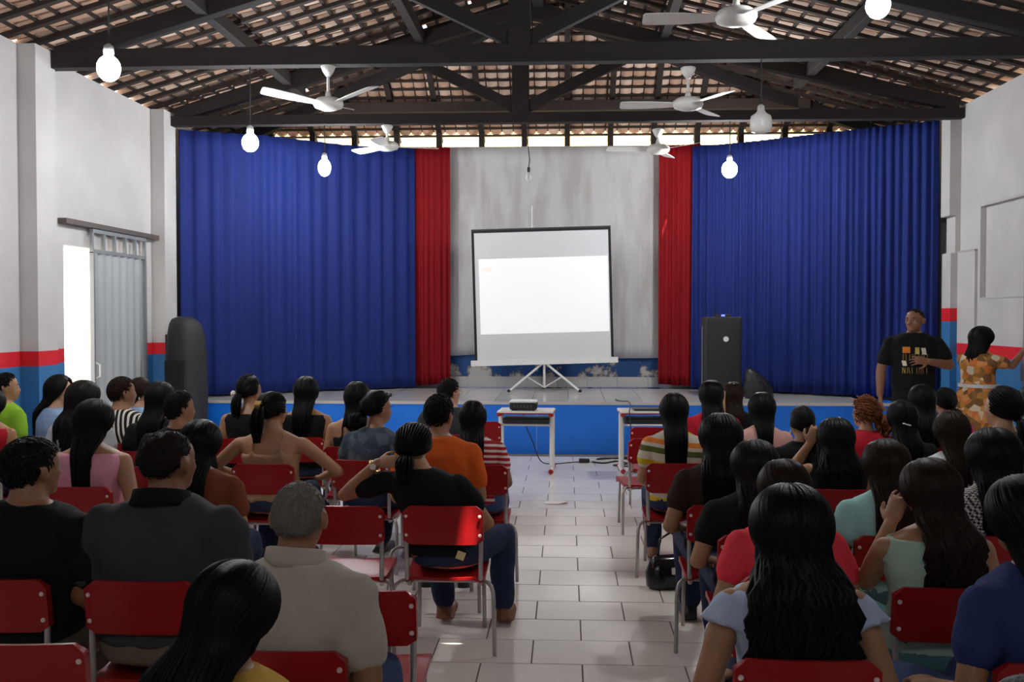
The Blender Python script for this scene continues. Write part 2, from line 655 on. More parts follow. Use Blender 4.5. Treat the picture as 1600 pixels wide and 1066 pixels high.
# ------------------------------------------------------------------ trusses
def truss(Y, kx, label, z=4.03, hh=0.155):
    root = empty('roof_truss', (0, Y, z), label=label, cat='roof truss', group='dark timber roof trusses')
    def bm(name, a, b, w=0.13, h=0.15):
        beam(name, a, b, w, h, WOOD, root)
    bm('bottom_chord', (XL + 0.1, 0, 0), (XR - 0.01, 0, 0), 0.14, hh)
    rz = zl(kx) - z - 0.24
    bm('principal_rafter', (XL + 0.2, 0, zl(XL) - z - 0.13), (kx, 0, rz))
    bm('principal_rafter', (XR - 0.06, 0, zr(XR) - z - 0.13), (kx, 0, rz))
    bm('king_post', (kx, 0.001, 0.02), (kx, 0.001, rz), 0.2, 0.16)
    bm('strut', (kx - 0.05, 0, 0.12), (kx - 1.55, 0, 0.85 if kx > -2 else 0.8), 0.1, 0.13)
    bm('strut', (kx + 0.05, 0, 0.12), (kx + 1.55, 0, 0.85), 0.1, 0.13)
    return root


truss(12.3, -0.55, 'dark timber roof truss above the front edge of the stage', hh=0.12)
truss(9.41, -0.43, 'dark timber roof truss carrying two white fans above the middle rows', z=4.06, hh=0.17)
truss(6.5, -0.40, 'dark timber roof truss nearest the camera at the top of the view', z=4.05)

# ------------------------------------------------------------------ curtains
def fabric_simple(name, col, rough=0.75, var=0.12, sheen=0.0):
    m = mat(name, col, rough, var=var, scale=1.6, stretch=(1, 1, 0.3), spec=0.25)
    return m


def curtain(name, path, ztop, zbot, folds, amp, mt, label, cat='curtain', nz=18, topamp=0.6, seed=1, sag=0.0, per=26):
    rs = np.random.RandomState(seed)
    P = np.array(path, float)
    seg = np.r_[0, np.cumsum(np.hypot(*(P[1:, :2] - P[:-1, :2]).T))]
    nx = int(seg[-1] * per * 2.2)
    u = np.linspace(0, seg[-1], nx)
    # smooth path
    px = np.interp(u, seg, P[:, 0])
    py = np.interp(u, seg, P[:, 1])
    for _ in range(30):
        px[1:-1] = (px[:-2] + 2 * px[1:-1] + px[2:]) / 4
        py[1:-1] = (py[:-2] + 2 * py[1:-1] + py[2:]) / 4
    tx, ty = np.gradient(px), np.gradient(py)
    L = np.hypot(tx, ty)
    nxv, nyv = ty / L, -tx / L
    t = u / seg[-1]
    ph = np.cumsum(rs.uniform(0.5, 1.5, nx))
    ph = ph / ph[-1] * folds * 2 * math.pi
    f1 = np.sin(ph)
    f1 = np.sign(f1) * np.abs(f1) ** 0.8
    f2 = np.sin(ph * 0.37 + 1.3)
    f3 = np.sin(ph * 2.1 + 0.7)
    envl = 0.55 + 0.45 * np.interp(t, np.linspace(0, 1, 9), rs.uniform(0, 1, 9))
    V = []
    zt = np.interp(t, np.linspace(0, 1, len(ztop)), ztop)
    zb = np.interp(t, np.linspace(0, 1, len(zbot)), zbot)
    for k in range(nz + 1):
        h = k / nz
        a = amp * (topamp + (1 - topamp) * min(1, h * 1.6)) * envl
        off = a * (f1 * (1 - 0.35 * h) + 0.75 * h * f2 + 0.25 * (1 - h) * f3)
        z = zt * (1 - h) + zb * h - sag * math.sin(math.pi * h) * 0
        V.append(np.stack([px + nxv * off, py + nyv * off, z], 1))
    V = np.concatenate(V)
    F = [(k * nx + i, k * nx + i + 1, (k + 1) * nx + i + 1, (k + 1) * nx + i) for k in range(nz) for i in range(nx - 1)]
    s = Soup()
    s.v = [tuple(p) for p in V]
    s.f = F
    o = s.build(name, mt, None, smooth=True)
    sm = o.modifiers.new('solid', 'SOLIDIFY')
    sm.thickness = 0.004
    tag(o, label, cat)
    return o


BLUE_C = fabric_simple('royal_blue_cloth', (0.010, 0.023, 0.155), var=0.12)
RED_C = fabric_simple('crimson_cloth', (0.24, 0.003, 0.007), var=0.15)
curtain('stage_curtain', [(-4.84, 12.6), (-3.7, 13.5), (-2.95, 14.1), (-2.15, 14.5)], [3.99, 4.03, 4.02, 4.03], [0.655, 0.65], 16, 0.034, BLUE_C,
        'royal blue stage curtain hanging on the left side of the stage', seed=3)
curtain('stage_curtain', [(4.47, 12.62), (3.35, 13.4), (2.55, 14.0), (1.75, 14.45)], [4.02, 4.02, 4.02, 4.02], [0.655, 0.65], 34, 0.045, BLUE_C,
        'royal blue stage curtain hanging on the right behind the tower loudspeaker', seed=5)
curtain('red_curtain', [(-2.22, 14.56), (-1.66, 14.6)], [4.07], [0.66, 0.70], 7, 0.035, RED_C,
        'narrow red curtain between left blue curtain and white backdrop', seed=8)
curtain('red_curtain', [(1.30, 14.6), (1.88, 14.53)], [4.07], [0.70, 0.66], 8, 0.035, RED_C,
        'narrow red curtain between white backdrop and right blue curtain', seed=9)
m, nt, b = nodes_of('stained_white_cloth')
tc = nt.nodes.new('ShaderNodeTexCoord')
mp = nt.nodes.new('ShaderNodeMapping')
mp.inputs['Scale'].default_value = (2.2, 1, 0.55)
nt.links.new(tc.outputs['Object'], mp.inputs[0])
nz = nt.nodes.new('ShaderNodeTexNoise')
nz.inputs['Scale'].default_value = 1.8
nz.inputs['Detail'].default_value = 7
nt.links.new(mp.outputs[0], nz.inputs['Vector'])
r = nt.nodes.new('ShaderNodeValToRGB')
r.color_ramp.elements[0].position = 0.36
r.color_ramp.elements[0].color = (0.48, 0.46, 0.45, 1)
r.color_ramp.elements[1].position = 0.56
r.color_ramp.elements[1].color = (0.62, 0.61, 0.61, 1)
nt.links.new(nz.outputs[0], r.inputs[0])
nt.links.new(r.outputs[0], b.inputs['Base Color'])
b.inputs['Roughness'].default_value = 0.8
nz2 = nt.nodes.new('ShaderNodeTexNoise')
nz2.inputs['Scale'].default_value = 3.0
nt.links.new(mp.outputs[0], nz2.inputs['Vector'])
bp = nt.nodes.new('ShaderNodeBump')
bp.inputs['Strength'].default_value = 0.5
bp.inputs['Distance'].default_value = 0.05
nt.links.new(nz2.outputs[0], bp.inputs['Height'])
nt.links.new(bp.outputs[0], b.inputs['Normal'])
curtain('backdrop_cloth', [(-1.75, 14.795), (1.38, 14.795)], [4.10], [1.08, 1.12, 1.08, 1.05, 1.06], 9, 0.018, m,
        'stained white cloth backdrop hanging on the stage back wall', 'backdrop', seed=11, topamp=0.25)

# ------------------------------------------------------------------ projection screen
SW, SH = 1.90, 1.78
sc_ = empty('projection_screen', at(848, 611, 14.0) * 1.0, rz=math.radians(2.0),
            label='white tripod projection screen with black border standing on the stage', cat='screen')
sc_.location.z = ZS
tilt = math.radians(1.6)
SCW = mat('screen_white', (0.70, 0.71, 0.73), 0.7, var=0.01)
def scr_pt(x, z):
    c, s_ = math.cos(tilt), math.sin(tilt)
    return (x * c - (z - 1.2) * s_, (x * s_ + (z - 1.2) * c) + 1.2)
def scr_panel(name, x0, x1, z0, z1, y0, y1, mt, taper=0.0):
    v = []
    for y in (y0, y1):
        for x, z in ((x0, z0), (x1, z0), (x1, z1), (x0, z1)):
            xx, zz = scr_pt(x, z)
            v.append((xx, y, zz))
    return Soup().add(v, [(0, 1, 2, 3), (7, 6, 5, 4), (0, 4, 5, 1), (1, 5, 6, 2), (2, 6, 7, 3), (3, 7, 4, 0)]).build(name, mt, sc_)
zb0, zt0 = 0.44, 0.44 + SH
scr_panel('screen_surface', -SW / 2 + 0.03, SW / 2 - 0.03, zb0, zt0 - 0.03, -0.004, 0.0, SCW)
BORD = mat('screen_border', (0.006, 0.007, 0.009), 0.7)
scr_panel('border', -SW / 2, -SW / 2 + 0.035, zb0 + 0.01, zt0, -0.007, 0.001, BORD)
scr_panel('border', SW / 2 - 0.035, SW / 2, zb0 + 0.01, zt0, -0.007, 0.001, BORD)
scr_panel('border', -SW / 2, SW / 2, zt0 - 0.035, zt0, -0.008, 0.002, BORD)
scr_panel('top_rail', -SW / 2, SW / 2, zt0, zt0 + 0.018, -0.012, 0.012, mat('dark_rail', (0.05, 0.05, 0.055), 0.5))
scr_panel('case', -1.005, 1.005, zb0 - 0.07, zb0 + 0.005, -0.035, 0.035, WHITE_M)
PRJ = mat('projected_light', (0.62, 0.63, 0.64), 0.7, emit=(0.96, 0.985, 1.0), estr=0.29, var=0.0)
im = scr_panel('projected_image', -0.86, 0.90, 0.80, 1.83, -0.0065, -0.0045, PRJ)
PK = mat('projected_pink', (0.85, 0.6, 0.55), 0.7, emit=(1.0, 0.72, 0.66), estr=0.36, var=0.0)
ring = [scr_pt(-0.755 + 0.085 * math.cos(a), 1.685 + 0.032 * math.sin(a)) for a in np.linspace(0, 2 * math.pi, 24, endpoint=False)]
Soup().loft([[(x, -0.0075, z) for x, z in ring], [(x, -0.0066, z) for x, z in ring]]).build('projected_mark', PK, im)
LT = mat('projected_text_grey', (0.75, 0.75, 0.76), 0.7, emit=(0.85, 0.86, 0.9), estr=0.55, var=0.0)
cx, cz = scr_pt(0, zb0)
Soup().tube([(cx, 0.03, cz - 0.0), (cx, 0.03, 0.05)], 0.017, 10).build('centre_post', WHITE_M, sc_)
Soup().tube([(-0.15, 0.045, zb0), (-0.15 + 0.0, 0.045, zt0 + 0.32)], 0.009, 8).build('extension_rod', WHITE_M, sc_)
for ax, ay in ((-0.48, -0.20), (0.48, -0.20), (0.0, 0.42)):
    lg = Soup().tube([(cx, 0.03, 0.40), (cx + ax, ay, 0.015)], 0.016, 8).build('leg', WHITE_M, sc_)
    Soup().ell((cx + ax, ay, 0.022), (0.026, 0.026, 0.02), n=10, m=6).build('rubber_foot', BLACK_P, lg)
    Soup().tube([(cx, 0.03, 0.05), (cx + ax * 0.5, 0.03 + (ay - 0.03) * 0.5, 0.205)], 0.008, 6).build('brace', WHITE_M, sc_)
Soup().lathe([(0.03, 0), (0.03, 0.05), (0.02, 0.06)], (cx, 0.03, 0.37), 12).build('collar', WHITE_M, sc_)

# ------------------------------------------------------------------ loudspeakers
def rbox(s, x0, x1, y0, y1, z0, z1, r=0.03, n=5):
    """box with rounded vertical edges"""
    def ring(z, ins):
        pts = []
        for (cx_, cy_, a0) in ((x1 - r, y1 - r, 0), (x0 + r, y1 - r, 90), (x0 + r, y0 + r, 180), (x1 - r, y0 + r, 270)):
            for i in range(n):
                a = math.radians(a0 + 90 * i / (n - 1))
                pts.append((cx_ + (r - ins) * math.cos(a), cy_ + (r - ins) * math.sin(a), z))
        return pts
    s.loft([ring(z0, 0.008), ring(z0 + 0.008, 0), ring(z1 - 0.008, 0), ring(z1, 0.008)])
    return s


GRILL = mat('speaker_grille', (0.018, 0.019, 0.02), 0.55, metal=0.3, var=0.2, scale=220, bump=0.5, bscale=320)
CABN = mat('speaker_cabinet', (0.02, 0.02, 0.022), 0.6, var=0.1, bump=0.2, bscale=200)
p = at(1128, 618, 13.25)
sp = empty('tower_loudspeaker', (p.x, 13.3, ZS), label='black tower loudspeaker with a round white badge on the right of the stage', cat='loudspeaker')
rbox(Soup(), -0.235, 0.235, -0.18, 0.2, 0, 1.02).build('cabinet', CABN, sp, smooth=True, angle=40)
rbox(Soup(), -0.205, 0.205, -0.2, -0.175, 0.03, 0.99, 0.012).build('grille', GRILL, sp, smooth=True, angle=40)
Soup().lathe([(0.034, -0.208), (0.034, -0.2), (0.01, -0.199)], (0.025, 0, 0.74), 20, 'y').build('badge', mat('badge_silver', (0.75, 0.75, 0.72), 0.35, var=0.02), sp)
Soup().tube([(-0.235, 0, 0.1), (-0.245, 0, 0.1), (-0.245, 0, 0.9), (-0.235, 0, 0.9)], 0.01, 6).build('edge_strip', mat('strip_grey', (0.2, 0.2, 0.21), 0.4), sp)
rc = empty('wireless_receiver', (p.x + 0.0, 13.25, ZS + 1.02), label='small black receiver with blue light on top of the tower loudspeaker', cat='receiver')
Soup().box(-0.10, 0.10, -0.06, 0.06, 0, 0.035).build('body', BLACK_P, rc, bevel=0.005)
Soup().box(-0.022, 0.022, -0.064, -0.058, 0.008, 0.03).build('display', mat('blue_led', (0.02, 0.03, 0.3), 0.3, emit=(0.08, 0.12, 1.0), estr=2.5, var=0), rc)
for sx_ in (-0.085, 0.085):
    Soup().tube([(sx_, 0.04, 0.03), (sx_ * 1.08, 0.04, 0.11)], 0.004, 6).build('antenna', BLACK_P, rc)
# dark tower at the left end of the stage
p = at(291, 700, 11.75)
ls = empty('loudspeaker', (p.x, 11.8, 0), rz=math.radians(-22), label='tall black rounded loudspeaker standing in the left corner beside the stage', cat='loudspeaker')
s = Soup()
prof = []
H = 1.66
def lring(z, rx, ry, ex=3.2, off=0):
    out = []
    for k in range(24):
        a = 2 * math.pi * k / 24
        c_, s_ = math.cos(a), math.sin(a)
        out.append((off + rx * abs(c_) ** (2 / ex) * (1 if c_ > 0 else -1), ry * abs(s_) ** (2 / ex) * (1 if s_ > 0 else -1), z))
    return out
s.loft([lring(0.0, 0.17, 0.2), lring(0.02, 0.185, 0.21), lring(0.6, 0.195, 0.215), lring(1.2, 0.19, 0.21), lring(1.45, 0.175, 0.2, off=-0.01),
        lring(1.57, 0.15, 0.17, off=-0.025), lring(1.63, 0.11, 0.13, off=-0.045), lring(1.66, 0.05, 0.06, off=-0.05)])
s.build('cabinet', CABN, ls, smooth=True)
s = Soup()
s.add([(-0.15, -0.213, 0.08), (0.15, -0.213, 0.08), (0.15, -0.213, 1.15), (-0.15, -0.213, 1.15), (-0.15, -0.2, 0.08), (0.15, -0.2, 0.08), (0.15, -0.2, 1.15), (-0.15, -0.2, 1.15)],
      [(0, 1, 2, 3), (7, 6, 5, 4), (0, 4, 5, 1), (1, 5, 6, 2), (2, 6, 7, 3), (3, 7, 4, 0)])
s.build('grille', GRILL, ls, bevel=0.01)
pw = at(262, 545, 11.6)
dm = empty('power_mixer', (-4.665, 11.98, 0), rz=0, label='black rack unit with a blue light between left wall and dark loudspeaker', cat='amplifier')
Soup().box(-0.065, 0.065, -0.14, 0.14, 0, 1.45).build('rack', CABN, dm, bevel=0.01)
Soup().box(-0.02, 0.04, -0.146, -0.138, 1.24, 1.29).build('led', mat('blue_led2', (0.02, 0.03, 0.3), 0.3, emit=(0.1, 0.15, 1.0), estr=0.8, var=0), dm)
# backpack and bottle on the stage by the tower loudspeaker
p = at(1180, 614, 13.2)
bp_ = empty('backpack', (p.x, 12.95, ZS), label='black backpack slumped on the stage beside the tower loudspeaker', cat='backpack')
BAGM = mat('black_nylon', (0.012, 0.012, 0.014), 0.5, var=0.2, bump=0.5, bscale=25)
s = Soup()
rg = []
for z, rx, ry, ox in ((0, 0.16, 0.11, 0), (0.02, 0.18, 0.13, 0), (0.12, 0.185, 0.13, -0.01), (0.22, 0.15, 0.11, -0.04), (0.30, 0.10, 0.085, -0.08), (0.36, 0.05, 0.05, -0.11), (0.375, 0.015, 0.02, -0.115)):
    rg.append([(ox + rx * math.cos(a) * (1 + 0.06 * math.sin(5 * a + z * 30)), ry * math.sin(a), z) for a in np.linspace(0, 2 * math.pi, 20, endpoint=False)])
s.loft(rg).build('bag', BAGM, bp_, smooth=True)
Soup().tube([(0.02, -0.11, 0.25), (0.07, -0.16, 0.18), (0.09, -0.16, 0.08), (0.06, -0.12, 0.02)], 0.015, 6, flat=0.4).build('strap', BAGM, bp_)
Soup().tube([(-0.14, 0, 0.33), (-0.115, 0, 0.41), (-0.08, 0, 0.33)], 0.008, 6).build('handle', BAGM, bp_)
p = at(1203, 613, 13.1)
bt = empty('bottle', (p.x, 13.25, ZS), label='small clear bottle standing on the stage right of the backpack', cat='bottle')
Soup().lathe([(0.02, 0), (0.026, 0.01), (0.026, 0.08), (0.012, 0.105), (0.012, 0.12)], n=14).build('bottle_body', mat('clear_plastic', (0.75, 0.78, 0.8), 0.15, var=0), bt, smooth=True, angle=40)
Soup().lathe([(0.014, 0.118), (0.014, 0.138)], n=12).build('cap', WHITE_M, bt)

# ------------------------------------------------------------------ left doorway: rail and corrugated sliding gate
GALV = mat('galvanised_sheet', (0.42, 0.45, 0.46), 0.5, metal=0.3, var=0.12, scale=2, stretch=(1, 1, 0.2))
dr = empty('door_1', (XL + 0.05, 10.35, 0), kind='structure')
tag(dr, 'grey corrugated metal sliding gate half open in the left doorway', 'gate')
y0, y1 = 0.0, 1.34
s = Soup()
nx = 84
lo, hi = [], []
for i in range(nx + 1):
    y = y0 + 0.03 + (y1 - y0 - 0.06) * i / nx
    w = math.sin(2 * math.pi * i / 12)
    x = 0.018 * max(-0.6, min(0.6, w)) / 0.6
    lo.append((x, y, 0.03))
    hi.append((x, y, 2.33))
s.v = lo + hi
s.f = [(i, i + 1, nx + 1 + i + 1, nx + 1 + i) for i in range(nx)]
o = s.build('corrugated_sheet', GALV, dr)
sm = o.modifiers.new('solid', 'SOLIDIFY')
sm.thickness = 0.004
FRM = mat('gate_frame_grey', (0.28, 0.30, 0.31), 0.5, metal=0.4)
Soup().box(-0.02, 0.02, y0, y1, 2.32, 2.36).build('frame_bar', FRM, dr)
Soup().box(-0.02, 0.02, y0, y1, 2.53, 2.57).build('frame_bar', FRM, dr)
Soup().box(-0.02, 0.02, y0, y1, 0.01, 0.05).build('frame_bar', FRM, dr)
for i in range(6):
    y = y0 + 0.012 + (y1 - y0 - 0.024) * i / 5
    Soup().box(-0.016, 0.016, y - 0.018, y + 0.018, 2.36, 2.53).build('grille_bar', FRM, dr)
for y in (y0 + 0.02, y1 - 0.02):
    Soup().box(-0.022, 0.022, y - 0.02, y + 0.02, 0.04, 2.33).build('stile', FRM, dr)
Soup().tube([(0.02, 0.04, 1.02), (0.06, 0.04, 1.04), (0.06, 0.04, 1.16), (0.02, 0.04, 1.18)], 0.01, 6).build('handle', WHITE_M, dr)
rl = Soup().box(XL, XL + 0.09, 9.75, 12.1, 2.575, 2.625).build('trim_1', mat('rail_brown', (0.12, 0.10, 0.09), 0.6, metal=0.4))
tag(rl, kind='structure')
# right doorway with grey metal door
d2_ = empty('door_2', (XR - 0.05, 10.47, 0), kind='structure')
tag(d2_, 'grey sheet metal door at the right edge beside the standing dress wearer', 'door')
GREYD = mat('grey_door_paint', (0.24, 0.245, 0.25), 0.5, var=0.06)
s = Soup()
lo, hi = [], []
nx = 108
for i in range(nx + 1):
    y = -2.3 + 2.3 * i / nx
    x = -0.012 * max(-0.6, min(0.6, math.sin(2 * math.pi * i / 12))) / 0.6
    lo.append((x, y, 0.03))
    hi.append((x, y, 2.35))
s.v = lo + hi
s.f = [(i, i + 1, nx + 2 + i, nx + 1 + i) for i in range(nx)]
o = s.build('corrugated_sheet', GREYD, d2_)
o.modifiers.new('solid', 'SOLIDIFY').thickness = 0.004
Soup().box(-0.02, 0.03, -2.32, 0.0, 2.33, 2.37).build('frame_bar', FRM, d2_)
Soup().box(-0.03, 0.03, -0.05, 0.0, 0.02, 2.36).build('stile', GREYD, d2_)
Soup().box(-0.10, -0.03, -0.42, -0.1, 1.02, 1.20).build('lock_box', mat('lock_grey', (0.16, 0.16, 0.17), 0.5, metal=0.4), d2_, bevel=0.008)

# ------------------------------------------------------------------ ceiling fans
FANM = mat('fan_white', (0.74, 0.74, 0.71), 0.4, var=0.04)
def fan(px, py_hub, py_top, Y, blades, label, tilt=0.0):
    h = at(px, py_hub, Y)
    top = at(px, py_top, Y).z - h.z
    root = empty('ceiling_fan', h, label=label, cat='fan', group='white three-blade ceiling fans')
    Soup().lathe([(0.02, 0.075), (0.10, 0.07), (0.135, 0.045), (0.14, 0.015), (0.125, -0.015), (0.07, -0.035), (0.02, -0.04)], n=28).build('motor', FANM, root, smooth=True)
    Soup().tube([(0, 0, 0.06), (0, 0, top)], 0.014, 10).build('rod', FANM, root)
    Soup().lathe([(0.022, top - 0.09), (0.05, top - 0.05), (0.07, top - 0.0), (0.06, top + 0.01)], n=18).build('canopy', FANM, root, smooth=True)
    Soup().lathe([(0.018, 0.05), (0.035, 0.07), (0.02, 0.13)], n=14).build('lower_cup', FANM, root, smooth=True)
    bl = None
    for a in blades:
        if bl is None:
            s = Soup()
            pts = [(0.13, 0.045), (0.2, 0.055), (0.35, 0.07), (0.52, 0.075), (0.60, 0.07), (0.615, 0.05)]
            out = [(x, w) for x, w in pts] + [(x, -w) for x, w in reversed(pts)]
            tw = lambda x, y: 0.010 + y * 0.22
            s.loft([[(x, y, tw(x, y)) for x, y in out], [(x, y, tw(x, y) + 0.007) for x, y in out]])
            bl = s.mesh('blade', FANM)
        o = link('blade', bl, root)
        o.rotation_euler = (0, -math.radians(tilt), math.radians(a))
    return root


fan(513, 166, 104, 9.41, (205, 325, 85), 'white ceiling fan hanging left of centre above the seated rows', 8)
fan(1075, 166, 107, 9.41, (180, 298, 60), 'white ceiling fan right of centre beside the unlit lamp')
fan(1150, 31, -40, 6.9, (180, 300, 60), 'white ceiling fan nearest the camera at the top right')
fan(605, 231, 197, 12.25, (268, 15, 140), 'small distant white ceiling fan over the left stage edge')
fan(1028, 236, 203, 12.25, (312, 72, 190), 'small distant white ceiling fan over the right red curtain')

# ------------------------------------------------------------------ lamps
BULB = mat('lit_bulb', (1, 1, 1), 0.4, emit=(0.97, 0.985, 1.0), estr=BULB_POWER, var=0)
CORDM = mat('lamp_cord', (0.02, 0.02, 0.02), 0.6)
SOCK = mat('lamp_socket', (0.55, 0.55, 0.53), 0.5)
def lamp(px, py, Y, ztop, label, lit=True, rx=0.075, rz=0.085, kind='pendant_lamp'):
    h = at(px, py, Y)
    root = empty(kind, h, label=label, cat='lamp')
    if lit:
        o = Soup().ell((0, 0, 0), (rx, rx, rz), n=20, m=12).build('bulb', BULB, root, smooth=True)
    else:
        off = mat('opal_glass_unlit', (0.74, 0.74, 0.73), 0.3, var=0.02)
        Soup().lathe([(0.02, 0.115), (0.035, 0.10), (0.05, 0.08), (0.088, 0.055), (0.098, 0.02), (0.098, -0.04), (0.085, -0.085), (0.04, -0.098), (0.01, -0.1)], n=22).build('bulb', off, root, smooth=True)
    Soup().lathe([(0.03, rz * 0.85), (0.034, rz + 0.02), (0.03, rz + 0.06), (0.012, rz + 0.075)], n=14).build('socket', SOCK, root, smooth=True, angle=45)
    Soup().tube([(0, 0, rz + 0.07), (0.004, 0, (ztop - h.z) * 0.6), (0, 0, ztop - h.z)], 0.006, 6).build('cord', CORDM, root)
    return root


lamp(170, 107, 6.6, 4.15, 'lit white bulb on a cord at upper left in front of the wall')
lamp(391, 223, 9.41, 3.98, 'lit bulb on a long cord in front of the left blue curtain')
lamp(507, 262, 12.3, 3.97, 'smaller lit bulb in front of left curtain, right of the long-cord bulb', rx=0.075, rz=0.105)
lamp(1140, 265, 12.3, 3.97, 'lit bulb in front of the right blue curtain', rx=0.09, rz=0.1)
lamp(1372, 8, 6.6, 4.15, 'lit bulb at the top right below the tiled roof')
lamp(1189, 191, 9.41, 3.98, 'unlit opal glass lamp hanging on a cord right of centre', lit=False)
# bare unlit bulb over the stage
h = at(826, 276, 12.3)
lb = empty('hanging_bulb', h, label='small unlit clear bulb on a long black cord before white backdrop', cat='lamp')
Soup().lathe([(0.02, 0.05), (0.03, 0.02), (0.042, -0.02), (0.03, -0.055), (0.008, -0.065)], n=16).build('bulb', mat('clear_bulb', (0.7, 0.7, 0.68), 0.1, var=0, spec=0.8), lb, smooth=True)
Soup().lathe([(0.016, 0.05), (0.02, 0.09), (0.012, 0.115)], n=12).build('socket', CORDM, lb)
Soup().tube([(0, 0, 0.11), (0.012, 0, 0.2), (-0.01, 0, 0.4), (0, 0, 3.98 - h.z)], 0.006, 6).build('cord', CORDM, lb)

# ------------------------------------------------------------------ school desks, projector, laptop
DTOP = mat('desk_top_white', (0.78, 0.77, 0.75), 0.35, var=0.03)
REDP = mat('red_plastic', (0.33, 0.006, 0.008), 0.36, var=0.10, scale=3, spec=0.35)
def desk(x, y, rz, label):
    root = empty('school_desk', (x, y, 0), rz=rz, label=label, cat='desk', group='white topped school desks')
    rbox(Soup(), -0.3, 0.3, -0.225, 0.225, 0.635, 0.66, 0.03).build('desk_top', DTOP, root, smooth=True, angle=40)
    rbox(Soup(), -0.303, 0.303, -0.228, 0.228, 0.628, 0.642, 0.03).build('red_edge', REDP, root, smooth=True, angle=40)
    rbox(Soup(), -0.25, 0.25, -0.15, 0.18, 0.52, 0.575, 0.03).build('book_tray', BLACK_P, root, smooth=True, angle=40)
    Soup().tube([(-0.27, -0.16, 0.51), (0.27, -0.16, 0.51)], 0.011, 8).build('tray_rail', GREY_M, root)
    for sx_ in (-1, 1):
        Soup().tube([(sx_ * 0.275, -0.02, 0.63), (sx_ * 0.275, -0.02, 0.03)], 0.02, 10, flat=1.4).build('leg', WHITE_M, root)
        ft = Soup().tube([(sx_ * 0.275, -0.22, 0.028), (sx_ * 0.275, 0.2, 0.028)], 0.018, 8).build('foot_bar', WHITE_M, root)
        for yy in (-0.225, 0.205):
            Soup().ell((sx_ * 0.275, yy, 0.026), (0.028, 0.04, 0.026), n=10, m=6).build('foot_cap', REDP, ft)
        Soup().ell((sx_ * 0.275, -0.2, 0.62), (0.03, 0.03, 0.02), n=10, m=6).build('corner_cap', REDP, root)
    return root


dx = at(823, 738, 11.0).x
desk(dx, 11.0, math.radians(-3), 'white school desk with red edge holding the projector before the stage')
d2x = xat(1011, 11.0)
desk(d2x, 11.05, math.radians(3), 'white school desk at right of the aisle holding a thin laptop')
pj = empty('projector', (dx - 0.03, 10.95, 0.66), rz=math.radians(-3), label='black projector with white lid on the left school desk', cat='projector')
rbox(Soup(), -0.145, 0.145, -0.11, 0.11, 0.012, 0.085, 0.03).build('body', BLACK_P, pj, smooth=True, angle=40)
rbox(Soup(), -0.148, 0.148, -0.113, 0.113, 0.085, 0.105, 0.03).build('lid', WHITE_M, pj, smooth=True, angle=40)
for a_, b_ in ((-0.11, -0.08), (0.11, -0.08), (0, 0.08)):
    Soup().lathe([(0.014, 0), (0.012, 0.014)], (a_, b_, 0), 10).build('foot', BLACK_P, pj)
for i in range(6):
    Soup().box(-0.1 + i * 0.035, -0.08 + i * 0.035, -0.1125, -0.109, 0.03, 0.065).build('port', mat('port_grey', (0.06, 0.06, 0.065), 0.5), pj)
lp = empty('laptop', (d2x + 0.02, 11.0, 0.66), rz=math.radians(3), label='thin dark closed laptop lying on the right school desk', cat='laptop')
rbox(Soup(), -0.17, 0.17, -0.115, 0.115, 0.002, 0.014, 0.012).build('base', BLACK_P, lp, smooth=True, angle=40)
rbox(Soup(), -0.17, 0.17, -0.115, 0.115, 0.0145, 0.022, 0.012).build('lid', mat('laptop_grey', (0.1, 0.1, 0.105), 0.35, metal=0.4), lp, smooth=True, angle=40)

def cable(name, pts, r, label, mt=CORDM):
    # resample smoothly
    P = [Vector(p_) for p_ in pts]
    out = []
    for i in range(len(P) - 1):
        p0, p1, p2, p3 = P[max(i - 1, 0)], P[i], P[i + 1], P[min(i + 2, len(P) - 1)]
        for k in range(6):
            t = k / 6
            out.append(0.5 * ((2 * p1) + (-p0 + p2) * t + (2 * p0 - 5 * p1 + 4 * p2 - p3) * t * t + (-p0 + 3 * p1 - 3 * p2 + p3) * t ** 3))
    out.append(P[-1])
    o = Soup().tube(out, r, 6).build(name, mt)
    tag(o, label, 'cable')
    return o


cable('power_cable', [(dx - 0.06, 11.10, 0.68), (dx - 0.05, 11.3, 0.60), (dx - 0.02, 11.32, 0.45), (dx + 0.06, 11.35, 0.25), (dx + 0.14, 11.4, 0.05),
                      (dx + 0.27, 11.45, 0.008), (dx + 0.5, 11.6, 0.007), (dx + 0.62, 11.62, 0.012)], 0.006,
      'black cable dropping from the projector to the floor under the desk')
cable('extension_lead', [(dx + 0.72, 11.6, 0.012), (dx + 0.85, 11.55, 0.008), (dx + 1.0, 11.7, 0.008), (dx + 1.12, 11.5, 0.008), (dx + 0.95, 11.38, 0.008), (dx + 1.2, 11.3, 0.008),
                         (dx + 1.45, 11.55, 0.008), (dx + 1.2, 11.85, 0.008), (dx + 0.9, 11.95, 0.008), (dx + 0.8, 11.85, 0.008), (dx + 1.3, 12.05, 0.008), (dx + 1.7, 11.7, 0.008)], 0.009,
      'tangled black extension lead on the floor before the stage')
cable('microphone_cable', [(d2x - 0.26, 12.6, ZS + 0.01), (d2x - 0.2, 12.28, ZS + 0.012), (d2x - 0.17, 11.5, 0.71), (d2x - 0.16, 11.2, 0.675), (d2x - 0.2, 10.80, 0.665), (d2x - 0.19, 10.75, 0.5), (d2x - 0.17, 10.72, 0.1), (d2x - 0.1, 10.7, 0.008)], 0.006,
      'thin black cable running from the stage over the right desk')
ad_ = empty('plug_adapter', (dx + 0.64, 11.62, 0), label='small black plug adapter lying on floor near the left desk', cat='adapter')
Soup().box(-0.07, 0.05, -0.03, 0.03, 0, 0.045).build('body', BLACK_P, ad_, bevel=0.008)
